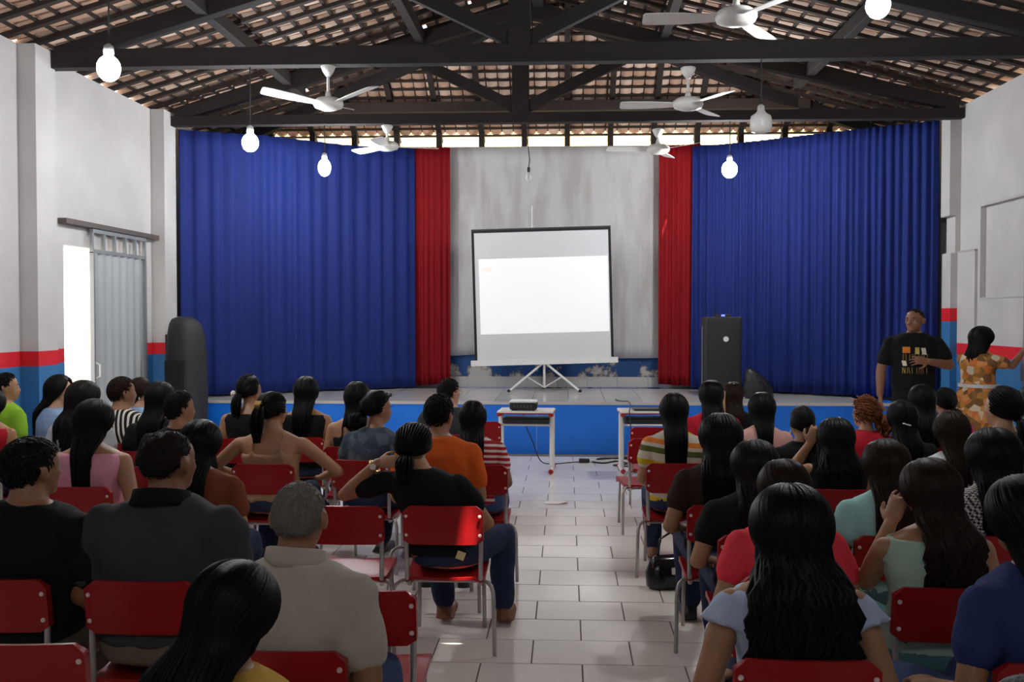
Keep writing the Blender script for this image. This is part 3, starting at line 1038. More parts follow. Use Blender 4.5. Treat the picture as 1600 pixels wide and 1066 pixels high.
Soup().box(0.05, 0.085, -0.02, 0.02, 0.005, 0.035).build('white_plug', WHITE_M, ad_, bevel=0.004)
pp = at(868, 787, 2688 / 295)
pa = Soup()
pa.add([(-0.10, -0.06, 0.002), (0.02, -0.075, 0.004), (0.11, -0.03, 0.015), (0.1, 0.06, 0.004), (0.0, 0.075, 0.012), (-0.09, 0.05, 0.003)], [(0, 1, 2, 3, 4, 5)])
o = pa.build('paper_scrap', mat('paper_white', (0.85, 0.84, 0.8), 0.7), None, loc=(pp.x, 2688 / 295, 0.001))
o.modifiers.new('solid', 'SOLIDIFY').thickness = 0.002
tag(o, 'crumpled white paper scrap lying in the middle of the aisle', 'paper')

# ------------------------------------------------------------------ school chairs
def make_chair():
    root = empty('school_chair', (0, 0, 0))
    # backrest: curved red panel with ribs and rounded side sleeves
    s = Soup()
    W, z0, z1 = 0.2, 0.535, 0.730
    nxs, nzs = 12, 8
    def bp_pt(u, v, off):
        x = W * u
        z = z0 + (z1 - z0) * v
        ca = 0.018 * u * u
        y = -0.225 - 0.10 * (z - 0.62) + ca + off
        cor = max(0, abs(u) - 0.86) / 0.14
        z += (-0.028 if v > 0.5 else 0.022) * cor ** 2 * abs(2 * v - 1)
        return (x, y, z)
    grid = [[(-1 + 2 * i / nxs, j / nzs) for i in range(nxs + 1)] for j in range(nzs + 1)]
    front, back = [], []
    for j in range(nzs + 1):
        for i in range(nxs + 1):
            u, v = grid[j][i]
            rib = 0.003 * (1 if j in (2, 4, 6) and abs(u) < 0.8 else 0)
            back.append(bp_pt(u, v, -0.008 - rib - (0.010 if abs(u) > 0.85 else 0)))
            front.append(bp_pt(u, v, 0.008 + (0.010 if abs(u) > 0.85 else 0)))
    n1 = nxs + 1
    N = len(back)
    f = []
    for j in range(nzs):
        for i in range(nxs):
            a = j * n1 + i
            f.append((a, a + 1, a + n1 + 1, a + n1))
            f.append((N + a, N + a + n1, N + a + n1 + 1, N + a + 1))
    edge = [i for i in range(n1)] + [j * n1 + nxs for j in range(1, nzs + 1)] + [nzs * n1 + i for i in range(nxs - 1, -1, -1)] + [j * n1 for j in range(nzs - 1, 0, -1)]
    for k in range(len(edge)):
        a, b_ = edge[k], edge[(k + 1) % len(edge)]
        f.append((a, N + a, N + b_, b_))
    s.v = back + front
    s.f = f
    br = s.build('backrest', REDP, root, smooth=True, angle=50)
    RIV = mat('rivet_pale', (0.75, 0.6, 0.58), 0.4)
    rv = Soup().lathe([(0.009, -0.004), (0.007, -0.008), (0.002, -0.009)], n=8, axis='y').mesh('rivet', RIV)
    for sx_ in (-1, 1):
        for v in (0.24, 0.76):
            px_, py_, pz_ = bp_pt(sx_ * 0.92, v, -0.016)
            link('rivet', rv, br, loc=(px_, py_, pz_))
    # seat
    s = Soup()
    rg = []
    prof = [(-0.2, -0.020), (-0.17, -0.027), (-0.08, -0.026), (0.03, -0.016), (0.12, -0.006), (0.17, -0.010), (0.2, -0.034)]
    lo, hi = [], []
    nxs = 8
    for y, dz in prof:
        w = 0.2 - (0.012 if y in (-0.2, 0.2) else 0)
        for i in range(nxs + 1):
            u = -1 + 2 * i / nxs
            hi.append((w * u, y, 0.385 + dz + 0.008 * u * u))
            lo.append((w * u, y, 0.385 + dz + 0.008 * u * u - (0.014 if abs(u) < 0.95 else 0.03)))
    n1 = nxs + 1
    N = len(hi)
    f = []
    for j in range(len(prof) - 1):
        for i in range(nxs):
            a = j * n1 + i
            f.append((a, a + 1, a + n1 + 1, a + n1))
            f.append((N + a, N + a + n1, N + a + n1 + 1, N + a + 1))
    nj = len(prof) - 1
    edge = [i for i in range(n1)] + [j * n1 + nxs for j in range(1, nj + 1)] + [nj * n1 + i for i in range(nxs - 1, -1, -1)] + [j * n1 for j in range(nj - 1, 0, -1)]
    for k in range(len(edge)):
        a, b_ = edge[k], edge[(k + 1) % len(edge)]
        f.append((a, N + a, N + b_, b_))
    s.v = hi + lo
    s.f = f
    s.build('seat', REDP, root, smooth=True, angle=50)
    for sx_ in (-1, 1):
        Soup().tube([(sx_ * 0.172, 0.17, 0.345), (sx_ * 0.172, 0.0, 0.332), (sx_ * 0.178, -0.16, 0.325), (sx_ * 0.184, -0.195, 0.36), (sx_ * 0.186, -0.200, 0.48), (sx_ * 0.187, -0.200, 0.55), (sx_ * 0.187, -0.208, 0.68)],
                    0.0115, 8).build('back_post', GREY_M, root, smooth=True)
        l1 = Soup().tube([(sx_ * 0.172, 0.16, 0.345), (sx_ * 0.176, 0.165, 0.006)], 0.0105, 8).build('leg', GREY_M, root, smooth=True)
        l2 = Soup().tube([(sx_ * 0.175, 0.02, 0.325), (sx_ * 0.182, -0.10, 0.335), (sx_ * 0.20, -0.17, 0.345), (sx_ * 0.222, -0.205, 0.346), (sx_ * 0.240, -0.225, 0.333), (sx_ * 0.251, -0.24, 0.305), (sx_ * 0.254, -0.25, 0.26), (sx_ * 0.262, -0.29, 0.006)],
                         0.0105, 8).build('leg', GREY_M, root, smooth=True)
    Soup().tube([(-0.172, -0.10, 0.325), (0.172, -0.10, 0.325)], 0.009, 6).build('cross_bar', GREY_M, root)
    return root


CHAIR0 = make_chair()
chair_used = [False]


def chair(x, y, rz, label):
    if not chair_used[0]:
        c = CHAIR0
        chair_used[0] = True
    else:
        c = copy_tree(CHAIR0)
    c.location = (x, y, 0)
    c.rotation_euler = (0, 0, rz)
    return tag(c, label, 'chair', 'red plastic school chairs in rows')

# ================================================================== people
TMP = bpy.data.scenes.new('tmp_mesher')
MESH_N = [0]


def remesh(soup, voxel, smooth=4, wrinkle=0.0, seed=0, decim=None, name='body'):
    """one continuous skin around all the overlapping volumes of a soup"""
    me = soup.mesh('tmp')
    o = bpy.data.objects.new('tmp', me)
    TMP.collection.objects.link(o)
    m = o.modifiers.new('r', 'REMESH')
    m.mode = 'VOXEL'
    m.voxel_size = voxel
    m.use_smooth_shade = True
    if smooth:
        s = o.modifiers.new('s', 'SMOOTH')
        s.factor = 0.5
        s.iterations = smooth
    if decim:
        d = o.modifiers.new('d', 'DECIMATE')
        d.ratio = decim
    TMP.view_layers[0].update()
    dg = TMP.view_layers[0].depsgraph
    out = bpy.data.meshes.new_from_object(o.evaluated_get(dg))
    bpy.data.objects.remove(o)
    bpy.data.meshes.remove(me)
    if wrinkle:
        n = len(out.vertices)
        co = np.empty(n * 3)
        no = np.empty(n * 3)
        out.vertices.foreach_get('co', co)
        out.vertex_normals.foreach_get('vector', no)
        co = co.reshape(-1, 3)
        no = no.reshape(-1, 3)
        x, y, z = co.T
        k = seed * 1.7
        w = (np.sin(17 * x + 31 * z + k + 2 * np.sin(9 * y + 5 * z)) + 0.8 * np.sin(43 * z - 29 * np.abs(x) + 1.3 * k + 2 * np.sin(13 * x))
             + 0.6 * np.sin(61 * x + 17 * y + 37 * z + k) + 0.5 * np.sin(12 * z + 23 * y - k))
        co = co + no * (wrinkle * w)[:, None]
        out.vertices.foreach_set('co', co.ravel())
        out.update()
    out.shade_smooth()
    out.materials.clear()
    out.materials.append(None)
    MESH_N[0] += 1
    out.name = name
    return out


# ------------------------------------------------------------------ person materials
SKIN = {}
for nm, c in (('tan', (0.40, 0.205, 0.105)), ('brown', (0.255, 0.115, 0.058)), ('light', (0.55, 0.31, 0.19)), ('deep', (0.15, 0.062, 0.033)), ('mid', (0.33, 0.16, 0.08))):
    m_ = mat('skin_' + nm, c, 0.5, var=0.06, scale=12, bump=0.04, bscale=150)
    m_.node_tree.nodes['Principled BSDF'].inputs['Subsurface Weight'].default_value = 0.06
    m_.node_tree.nodes['Principled BSDF'].inputs['Subsurface Radius'].default_value = (0.02, 0.008, 0.004)
    SKIN[nm] = m_


def hair_mat(name, col, rough=0.45):
    m, nt, b = nodes_of(name)
    tc = nt.nodes.new('ShaderNodeTexCoord')
    mp = nt.nodes.new('ShaderNodeMapping')
    mp.inputs['Scale'].default_value = (90, 90, 5)
    nt.links.new(tc.outputs['Object'], mp.inputs[0])
    nz = nt.nodes.new('ShaderNodeTexNoise')
    nz.inputs['Scale'].default_value = 1.0
    nz.inputs['Detail'].default_value = 3
    nt.links.new(mp.outputs[0], nz.inputs['Vector'])
    mx = nt.nodes.new('ShaderNodeMix')
    mx.data_type = 'RGBA'
    mx.inputs[6].default_value = [v * 0.5 for v in col] + [1]
    mx.inputs[7].default_value = [v * 1.6 for v in col] + [1]
    nt.links.new(nz.outputs[0], mx.inputs[0])
    nt.links.new(mx.outputs[2], b.inputs['Base Color'])
    b.inputs['Roughness'].default_value = rough
    b.inputs['Specular IOR Level'].default_value = 0.12
    bp = nt.nodes.new('ShaderNodeBump')
    bp.inputs['Strength'].default_value = 0.35
    bp.inputs['Distance'].default_value = 0.004
    nt.links.new(nz.outputs[0], bp.inputs['Height'])
    nt.links.new(bp.outputs[0], b.inputs['Normal'])
    return m


HAIR = {'black': hair_mat('hair_black', (0.0042, 0.0036, 0.0036)), 'dark': hair_mat('hair_dark', (0.008, 0.006, 0.0055)),
        'brown': hair_mat('hair_brown', (0.018, 0.010, 0.0065)), 'auburn': hair_mat('hair_auburn', (0.16, 0.055, 0.02), 0.45),
        'grey': hair_mat('hair_grey', (0.15, 0.14, 0.12), 0.6), 'blonde': hair_mat('hair_blonde', (0.45, 0.30, 0.14), 0.45),
        'cropped': hair_mat('hair_cropped', (0.014, 0.010, 0.008), 0.6)}
EYEW = mat('eye_white', (0.42, 0.40, 0.38), 0.2, var=0)
EYED = mat('eye_iris', (0.02, 0.012, 0.008), 0.1, var=0)
LIPS = mat('lips', (0.32, 0.10, 0.08), 0.4, var=0.05)


def cloth(name, col, var=0.10):
    return mat('cloth_' + name, col, 0.85, var=var, scale=9, bump=0.25, bscale=28, spec=0.2)


def cloth_nodes(name):
    m, nt, b = nodes_of('cloth_' + name)
    b.inputs['Roughness'].default_value = 0.85
    b.inputs['Specular IOR Level'].default_value = 0.2
    tc = nt.nodes.new('ShaderNodeTexCoord')
    s = nt.nodes.new('ShaderNodeSeparateXYZ')
    nt.links.new(tc.outputs['Object'], s.inputs[0])
    return m, nt, b, tc, s


def striped(name, axis, stops, freq, off=0.0, skew=0.0):
    """stripes along an object axis, 'stops' in one period"""
    m, nt, b, tc, s = cloth_nodes(name)
    a = nt.nodes.new('ShaderNodeMath')
    a.operation = 'MULTIPLY_ADD'
    a.inputs[1].default_value = freq
    a.inputs[2].default_value = off
    if skew:
        k = nt.nodes.new('ShaderNodeMath')
        k.operation = 'MULTIPLY_ADD'
        k.inputs[1].default_value = skew
        nt.links.new(s.outputs['X' if axis == 'Z' else 'Z'], k.inputs[0])
        nt.links.new(s.outputs[axis], k.inputs[2])
        nt.links.new(k.outputs[0], a.inputs[0])
    else:
        nt.links.new(s.outputs[axis], a.inputs[0])
    fr = nt.nodes.new('ShaderNodeMath')
    fr.operation = 'FRACT'
    nt.links.new(a.outputs[0], fr.inputs[0])
    r = ramp_const(nt, stops)
    nt.links.new(fr.outputs[0], r.inputs[0])
    nt.links.new(r.outputs[0], b.inputs['Base Color'])
    return m


def patchy(name, cols, scale=9.0):
    m, nt, b, tc, s = cloth_nodes(name)
    v = nt.nodes.new('ShaderNodeTexVoronoi')
    v.inputs['Scale'].default_value = scale
    nt.links.new(tc.outputs['Object'], v.inputs['Vector'])
    sp_ = nt.nodes.new('ShaderNodeSeparateColor')
    nt.links.new(v.outputs['Color'], sp_.inputs[0])
    r = ramp_const(nt, [(i / len(cols), c) for i, c in enumerate(cols)])
    nt.links.new(sp_.outputs[0], r.inputs[0])
    nt.links.new(r.outputs[0], b.inputs['Base Color'])
    return m


def checks(name, c1, c2, scale):
    m, nt, b, tc, s = cloth_nodes(name)
    mp = nt.nodes.new('ShaderNodeMapping')
    mp.inputs['Rotation'].default_value = (0.0, 0.75, 0.35)
    nt.links.new(tc.outputs['Object'], mp.inputs[0])
    c = nt.nodes.new('ShaderNodeTexChecker')
    c.inputs['Scale'].default_value = scale
    c.inputs[1].default_value = list(c1) + [1]
    c.inputs[2].default_value = list(c2) + [1]
    nt.links.new(mp.outputs[0], c.inputs['Vector'])
    nt.links.new(c.outputs[0], b.inputs['Base Color'])
    return m


CL = {
    'black': cloth('black', (0.008, 0.008, 0.009)), 'darkgrey': cloth('dark_grey', (0.045, 0.046, 0.05)), 'beige': cloth('beige_shirt', (0.46, 0.43, 0.36), 0.05),
    'pink': cloth('pink', (0.72, 0.32, 0.39), 0.05), 'rose': cloth('pale_rose', (0.68, 0.38, 0.33), 0.05), 'rust': cloth('rust', (0.20, 0.055, 0.022)), 'orange': cloth('orange', (0.66, 0.11, 0.014), 0.05),
    'lime': cloth('lime', (0.26, 0.50, 0.03)), 'lightblue': cloth('light_blue', (0.27, 0.42, 0.62)), 'greywhite': cloth('grey_white', (0.45, 0.46, 0.47)), 'slate': patchy('slate', [(0.06, 0.085, 0.11), (0.09, 0.115, 0.14), (0.045, 0.06, 0.085)], 14),
    'coral': cloth('coral', (0.85, 0.055, 0.08), 0.05), 'paleblue': cloth('pale_blue', (0.48, 0.56, 0.75), 0.08), 'teal': cloth('pale_teal', (0.38, 0.70, 0.68), 0.05), 'mint': cloth('mint', (0.42, 0.58, 0.47), 0.08),
    'navy': cloth('navy', (0.022, 0.04, 0.14)), 'white': cloth('white', (0.66, 0.66, 0.68), 0.04), 'khaki': cloth('khaki', (0.30, 0.24, 0.13), 0.06), 'red': cloth('red', (0.5, 0.015, 0.03)), 'magenta': cloth('magenta', (0.42, 0.02, 0.12)),
    'yellow': cloth('yellow', (0.62, 0.38, 0.07), 0.06), 'darkbrown': cloth('dark_brown', (0.030, 0.017, 0.013)), 'nude': cloth('nude_beige', (0.40, 0.24, 0.13), 0.05), 'blue': cloth('blue', (0.05, 0.09, 0.32)),
    'jeans': cloth('denim_dark', (0.022, 0.034, 0.075), 0.2), 'jeansmid': cloth('denim_mid', (0.05, 0.085, 0.19), 0.2), 'darktrouser': cloth('dark_trouser', (0.012, 0.012, 0.015)), 'tealtrouser': cloth('teal_trouser', (0.10, 0.23, 0.24)),
    'khakitrouser': cloth('khaki_trouser', (0.16, 0.13, 0.09)),
    'bw': striped('black_white_stripes', 'X', [(0, (0.01, 0.01, 0.011)), (0.56, (0.68, 0.65, 0.58))], 30, skew=0.25),
    'redwhite': striped('red_white_stripes', 'Z', [(0, (0.36, 0.015, 0.025)), (0.55, (0.72, 0.62, 0.6))], 26, skew=0.08),
    'bands': striped('colour_bands', 'Z', [(0, (0.62, 0.55, 0.45)), (0.22, (0.60, 0.42, 0.02)), (0.38, (0.62, 0.56, 0.46)), (0.60, (0.10, 0.12, 0.03)), (0.76, (0.62, 0.55, 0.45)), (0.86, (0.75, 0.22, 0.03))], 4.1, off=0.32, skew=0.12),
    'hound': checks('houndstooth', (0.03, 0.03, 0.035), (0.62, 0.60, 0.58), 85),
    'dress': patchy('printed_dress', [(0.55, 0.25, 0.06), (0.30, 0.15, 0.05), (0.72, 0.60, 0.44), (0.66, 0.20, 0.05), (0.22, 0.11, 0.04), (0.70, 0.30, 0.10)], 15),
}
SHOEB = mat('shoe_black', (0.012, 0.011, 0.011), 0.4)
SANDAL = mat('sandal_tan', (0.22, 0.09, 0.04), 0.5)
GOLD = mat('gold_metal', (0.75, 0.52, 0.2), 0.3, metal=0.9, var=0.02)
PEARL = mat('pearl_white', (0.8, 0.77, 0.72), 0.35, var=0.02)

# ------------------------------------------------------------------ figure skeleton
TOR = {
    'f': [(0.405, .10, .09), (0.425, .165, .135), (0.49, .178, .14), (0.57, .155, .122), (0.65, .143, .110), (0.73, .150, .113), (0.81, .165, .116), (0.87, .172, .106), (0.915, .152, .086), (0.945, .098, .070), (0.965, .056, .056)],
    'm': [(0.405, .10, .09), (0.425, .165, .14), (0.49, .180, .145), (0.57, .172, .138), (0.65, .176, .134), (0.73, .190, .134), (0.81, .205, .134), (0.87, .210, .120), (0.92, .182, .094), (0.95, .126, .078), (0.975, .070, .066)],
}
HC = Vector((0, 0.035, 1.088))     # head centre of an upright seated figure


def ell_ring(c, rx, ry, n=24, ex=2.4):
    out = []
    for k in range(n):
        a = 2 * math.pi * k / n
        co, si = math.cos(a), math.sin(a)
        out.append((c[0] + rx * math.copysign(abs(co) ** (2 / ex), co), c[1] + ry * math.copysign(abs(si) ** (2 / ex), si), c[2]))
    return out


def torso(s, sex, lean, z0=0, z1=9, inf=0.0, dz=0.0, endinf=None, slump=0.0):
    rows = [r for r in TOR[sex] if z0 - 1e-6 <= r[0] <= z1 + 1e-6]
    rings = []
    for i, (z, rx, ry) in enumerate(rows):
        k = inf
        o_ = lean_v(Vector((0, 0, z)), lean)
        rings.append(ell_ring((o_.x, o_.y, z + dz), rx + k, ry + k))
    s.loft(rings)
    return rings


def limb(s, pts, rads, inf=0.0, n=12):
    for i in range(len(pts) - 1):
        s.rcone(pts[i], rads[i] + inf, pts[i + 1], rads[i + 1] + inf, n)


def hand(s, w, d, up, thumb, curl=35, size=1.0, spread=6, r0=0.0085):
    """palm, four fingers and a thumb. w wrist, d pointing direction, up = back of the hand, thumb = +1/-1 side"""
    d = Vector(d).normalized()
    up = Vector(up)
    up = (up - d * up.dot(d)).normalized()
    sd = d.cross(up) * thumb
    w = Vector(w)
    k = size
    s.rcone(w, 0.026 * k, w + d * 0.045 * k, 0.040 * k, 12, flat=0.40, side=sd)
    s.rcone(w + d * 0.045 * k, 0.040 * k, w + d * 0.08 * k, 0.040 * k, 12, flat=0.36, side=sd)
    for i, (o, L) in enumerate(((0.031, 0.070), (0.0105, 0.078), (-0.0105, 0.072), (-0.031, 0.056))):
        a0 = math.radians(spread * (1.5 - i))
        fd = (d * math.cos(a0) + sd * math.sin(a0)).normalized()
        p = w + d * 0.085 * k + sd * o * k
        ang = math.radians(curl * 0.55)
        r = r0 * k * (0.92 if i == 3 else 1)
        for q, fr in enumerate((0.42, 0.32, 0.26)):
            dd = fd * math.cos(ang) - up * math.sin(ang)
            p2 = p + dd * L * fr * k
            s.rcone(p, r, p2, r * 0.93, 8, k=2)
            p = p2
            r *= 0.93
            ang += math.radians(curl)
    p = w + d * 0.022 * k + sd * 0.026 * k
    td = (d * 0.62 + sd * 0.72 - up * 0.28).normalized()
    p2 = p + td * 0.042 * k
    s.rcone(p, 0.0125 * k, p2, 0.0105 * k, 8, k=2)
    td = (d * 0.86 + sd * 0.3 - up * 0.4).normalized()
    s.rcone(p2, 0.0105 * k, p2 + td * 0.034 * k, 0.0088 * k, 8, k=2)


def head(s, c, yaw, pitch=0.0, sex='f'):
    """skull, jaw, brow, nose, lips, chin, ears; looks along +Y before turning"""
    R = Matrix.Rotation(yaw, 3, 'Z') @ Matrix.Rotation(pitch, 3, 'X')
    def P(x, y, z):
        return Vector(c) + R @ Vector((x, y, z))
    k = 1.0 if sex == 'f' else 1.06
    s.ell(P(0, -0.010, 0.022), (0.076 * k, 0.094 * k, 0.088 * k), R, 20, 14)
    s.ell(P(0, 0.018, -0.025), (0.064 * k, 0.068 * k, 0.075 * k), R, 18, 12)
    s.ell(P(0, 0.040, -0.065), (0.048 * k, 0.046 * k, 0.042 * k), R, 16, 10)
    s.ell(P(0, 0.070, -0.088), (0.022 * k, 0.018 * k, 0.018 * k), R, 12, 8)
    s.ell(P(0, 0.072, 0.028), (0.050, 0.014, 0.012), R, 14, 8)
    s.rcone(P(0, 0.082, 0.016), 0.009, P(0, 0.103, -0.026), 0.013, 10)
    s.ell(P(-0.012, 0.092, -0.030), (0.010, 0.012, 0.009), R, 8, 6)
    s.ell(P(0.012, 0.092, -0.030), (0.010, 0.012, 0.009), R, 8, 6)
    s.ell(P(0, 0.080, -0.054), (0.024, 0.013, 0.0075), R, 12, 6)
    s.ell(P(0, 0.077, -0.066), (0.021, 0.013, 0.0085), R, 12, 6)
    for sx_ in (-1, 1):
        s.ell(P(sx_ * 0.042, 0.056, -0.020), (0.022, 0.022, 0.018), R, 10, 8)
        Re = R @ Matrix.Rotation(sx_ * 0.35, 3, 'Z')
        s.ell(P(sx_ * 0.079 * k, -0.008, -0.006), (0.010, 0.021, 0.033), Re, 10, 10)
        s.ell(P(sx_ * 0.084 * k, -0.014, 0.002), (0.007, 0.019, 0.026), Re, 10, 8)
    return R


def arm_points(pose, sex):
    """(shoulder, elbow, wrist, hand direction, back of hand) for left (-x) and right (+x)"""
    w = 0.172 if sex == 'f' else 0.196
    S = lambda sx_: Vector((sx_ * w, -0.005, 0.868 if sex == 'f' else 0.872))
    lap = lambda sx_: (S(sx_), Vector((sx_ * (w + 0.055), -0.02, 0.63)), Vector((sx_ * 0.12, 0.19, 0.535)), Vector((-sx_ * 0.45, 0.9, -0.1)), Vector((0, 0.1, 1)))
    L, R = lap(-1), lap(1)
    if pose == 'neck':        # left elbow out, hand on the nape
        L = (S(-1) + Vector((-0.01, 0, 0.02)), Vector((-0.44, 0.02, 0.80)), Vector((-0.205, -0.03, 0.995)), Vector((0.92, -0.30, 0.12)), Vector((-0.3, -0.8, 0.4)))
        R = (S(1), Vector((0.26, 0.05, 0.64)), Vector((0.15, 0.25, 0.54)), Vector((-0.4, 0.9, 0)), Vector((0, 0, 1)))
    elif pose == 'raised':    # left hand lifted beside the head
        L = (S(-1) + Vector((0, 0, 0.02)), Vector((-0.27, 0.16, 0.83)), Vector((-0.155, 0.07, 1.05)), Vector((0.35, -0.1, 0.9)), Vector((-0.3, -0.9, 0.1)))
    elif pose == 'chin':
        L = (S(-1), Vector((-0.20, 0.14, 0.70)), Vector((-0.125, 0.10, 0.94)), Vector((0.30, 0.05, 0.93)), Vector((-0.7, -0.6, 0)))
    elif pose == 'wide':      # elbows out, forearms in
        L = (S(-1) + Vector((-0.01, 0, 0)), Vector((-0.36, 0.02, 0.69)), Vector((-0.22, 0.24, 0.60)), Vector((0.3, 0.9, -0.1)), Vector((0, 0.1, 1)))
        R = (S(1) + Vector((0.01, 0, 0)), Vector((0.39, 0.02, 0.68)), Vector((0.24, 0.24, 0.60)), Vector((-0.3, 0.9, -0.1)), Vector((0, 0.1, 1)))
    elif pose == 'down':      # left arm hanging, forearm forward on the thigh
        L = (S(-1), Vector((-0.255, -0.05, 0.62)), Vector((-0.185, 0.19, 0.565)), Vector((0.25, 0.95, -0.12)), Vector((0, 0.2, 1)))
        R = (S(1), Vector((0.25, -0.06, 0.62)), Vector((0.19, 0.16, 0.54)), Vector((-0.3, 0.9, -0.1)), Vector((0, 0.1, 1)))
    elif pose == 'phone':
        L = (S(-1), Vector((-0.235, 0.03, 0.64)), Vector((-0.10, 0.27, 0.66)), Vector((0.3, 0.85, 0.3)), Vector((-0.5, -0.1, 0.6)))
        R = (S(1), Vector((0.235, 0.03, 0.64)), Vector((0.12, 0.27, 0.66)), Vector((-0.3, 0.85, 0.3)), Vector((0.5, -0.1, 0.6)))
    elif pose == 'stand_talk':   # facing the camera: his right arm hangs, left forearm across
        L = (S(-1), Vector((-0.295, 0.09, 0.655)), Vector((-0.075, 0.255, 0.70)), Vector((0.9, 0.35, 0.12)), Vector((0.1, 0.8, 0.4)))
        R = (S(1), Vector((0.285, -0.01, 0.615)), Vector((0.305, 0.06, 0.36)), Vector((-0.05, 0.2, -0.97)), Vector((0.9, 0.1, 0)))
    elif pose == 'stand_reach':
        L = (S(-1), Vector((-0.20, 0.16, 0.70)), Vector((-0.13, 0.39, 0.82)), Vector((0.1, 0.85, 0.45)), Vector((-0.2, -0.4, 0.8)))
        R = (S(1), Vector((0.23, 0.20, 0.80)), Vector((0.16, 0.42, 0.93)), Vector((-0.1, 0.85, 0.5)), Vector((0.2, -0.4, 0.8)))
    return L, R


ARM_R = {'f': (0.048, 0.038, 0.026), 'm': (0.056, 0.045, 0.031)}
LEG_R = {'f': (0.092, 0.062, 0.040), 'm': (0.096, 0.066, 0.044)}


def leg_points(pose, standing):
    if standing:
        return [[Vector((sx_ * 0.088, 0, 0.44)), Vector((sx_ * 0.096, 0.015, 0.0)), Vector((sx_ * 0.105, -0.015, -0.42)), Vector((sx_ * 0.125, 0.12, -0.468))] for sx_ in (-1, 1)]
    if pose == 'neck':   # knees apart, feet to the right
        return [[Vector((-0.09, 0.04, 0.47)), Vector((-0.10, 0.42, 0.49)), Vector((-0.06, 0.36, 0.085)), Vector((-0.03, 0.48, 0.035))],
                [Vector((0.09, 0.04, 0.47)), Vector((0.26, 0.40, 0.49)), Vector((0.27, 0.33, 0.085)), Vector((0.30, 0.46, 0.035))]]
    return [[Vector((sx_ * 0.09, 0.04, 0.47)), Vector((sx_ * 0.125, 0.44, 0.475)), Vector((sx_ * 0.115, 0.36, 0.085)), Vector((sx_ * 0.13, 0.48, 0.035))] for sx_ in (-1, 1)]


CACHE = {}


def lean_v(p, lean):
    ly, lx = lean if isinstance(lean, tuple) else (lean, 0.0)
    return Vector((p.x + lx * (p.z - 0.43), p.y + ly * (p.z - 0.43), p.z))


def body_mesh(sex, pose, lean, hyaw, hpitch, voxel, decim, girth=1.0, standing=False):
    key = ('b', sex, pose, lean, round(hyaw, 2), round(hpitch, 2), voxel, decim, standing)
    if key in CACHE:
        return CACHE[key]
    s = Soup()
    torso(s, sex, lean)
    hc = lean_v(HC, lean)
    nb = lean_v(Vector((0, 0.0, 0.93)), lean)
    s.rcone(nb, 0.06 if sex == 'f' else 0.068, hc + Vector((0, -0.018, -0.055)), 0.047 if sex == 'f' else 0.057, 14)
    head(s, hc, hyaw, hpitch, sex)
    ar = ARM_R[sex]
    for sx_, (a, e, w, d, u) in zip((-1, 1), arm_points(pose, sex)):
        a, e, w = (lean_v(q, lean) for q in (a, e, w))
        m1 = a.lerp(e, 0.45)
        s.rcone(a, ar[0], m1, ar[0] * 0.92, 12)
        s.rcone(m1, ar[0] * 0.92, e, ar[1], 12)
        m2 = e.lerp(w, 0.3)
        s.rcone(e, ar[1], m2, ar[1] * 1.04, 12)
        s.rcone(m2, ar[1] * 1.04, w, ar[2], 12)
        hand(s, w, d, u, 1 if sx_ * 1 > 0 else -1, curl=48 if pose == 'raised' and sx_ < 0 else 24, size=1.0 if sex == 'f' else 1.1)
    lr = LEG_R[sex]
    for h, k, a, t in leg_points(pose, standing):
        s.rcone(h, lr[0], k, lr[1], 14)
        m = k.lerp(a, 0.3) + Vector((0, -0.012, 0))
        s.rcone(k, lr[1], m, lr[1] * 0.93, 12)
        s.rcone(m, lr[1] * 0.93, a, lr[2], 12)
        s.rcone(a + Vector((0, -0.02, -0.035)), 0.034, t, 0.03, 10, flat=0.8, side=(1, 0, 0))
    me = remesh(s, voxel, 3, decim=decim, name='body')
    CACHE[key] = me
    return me


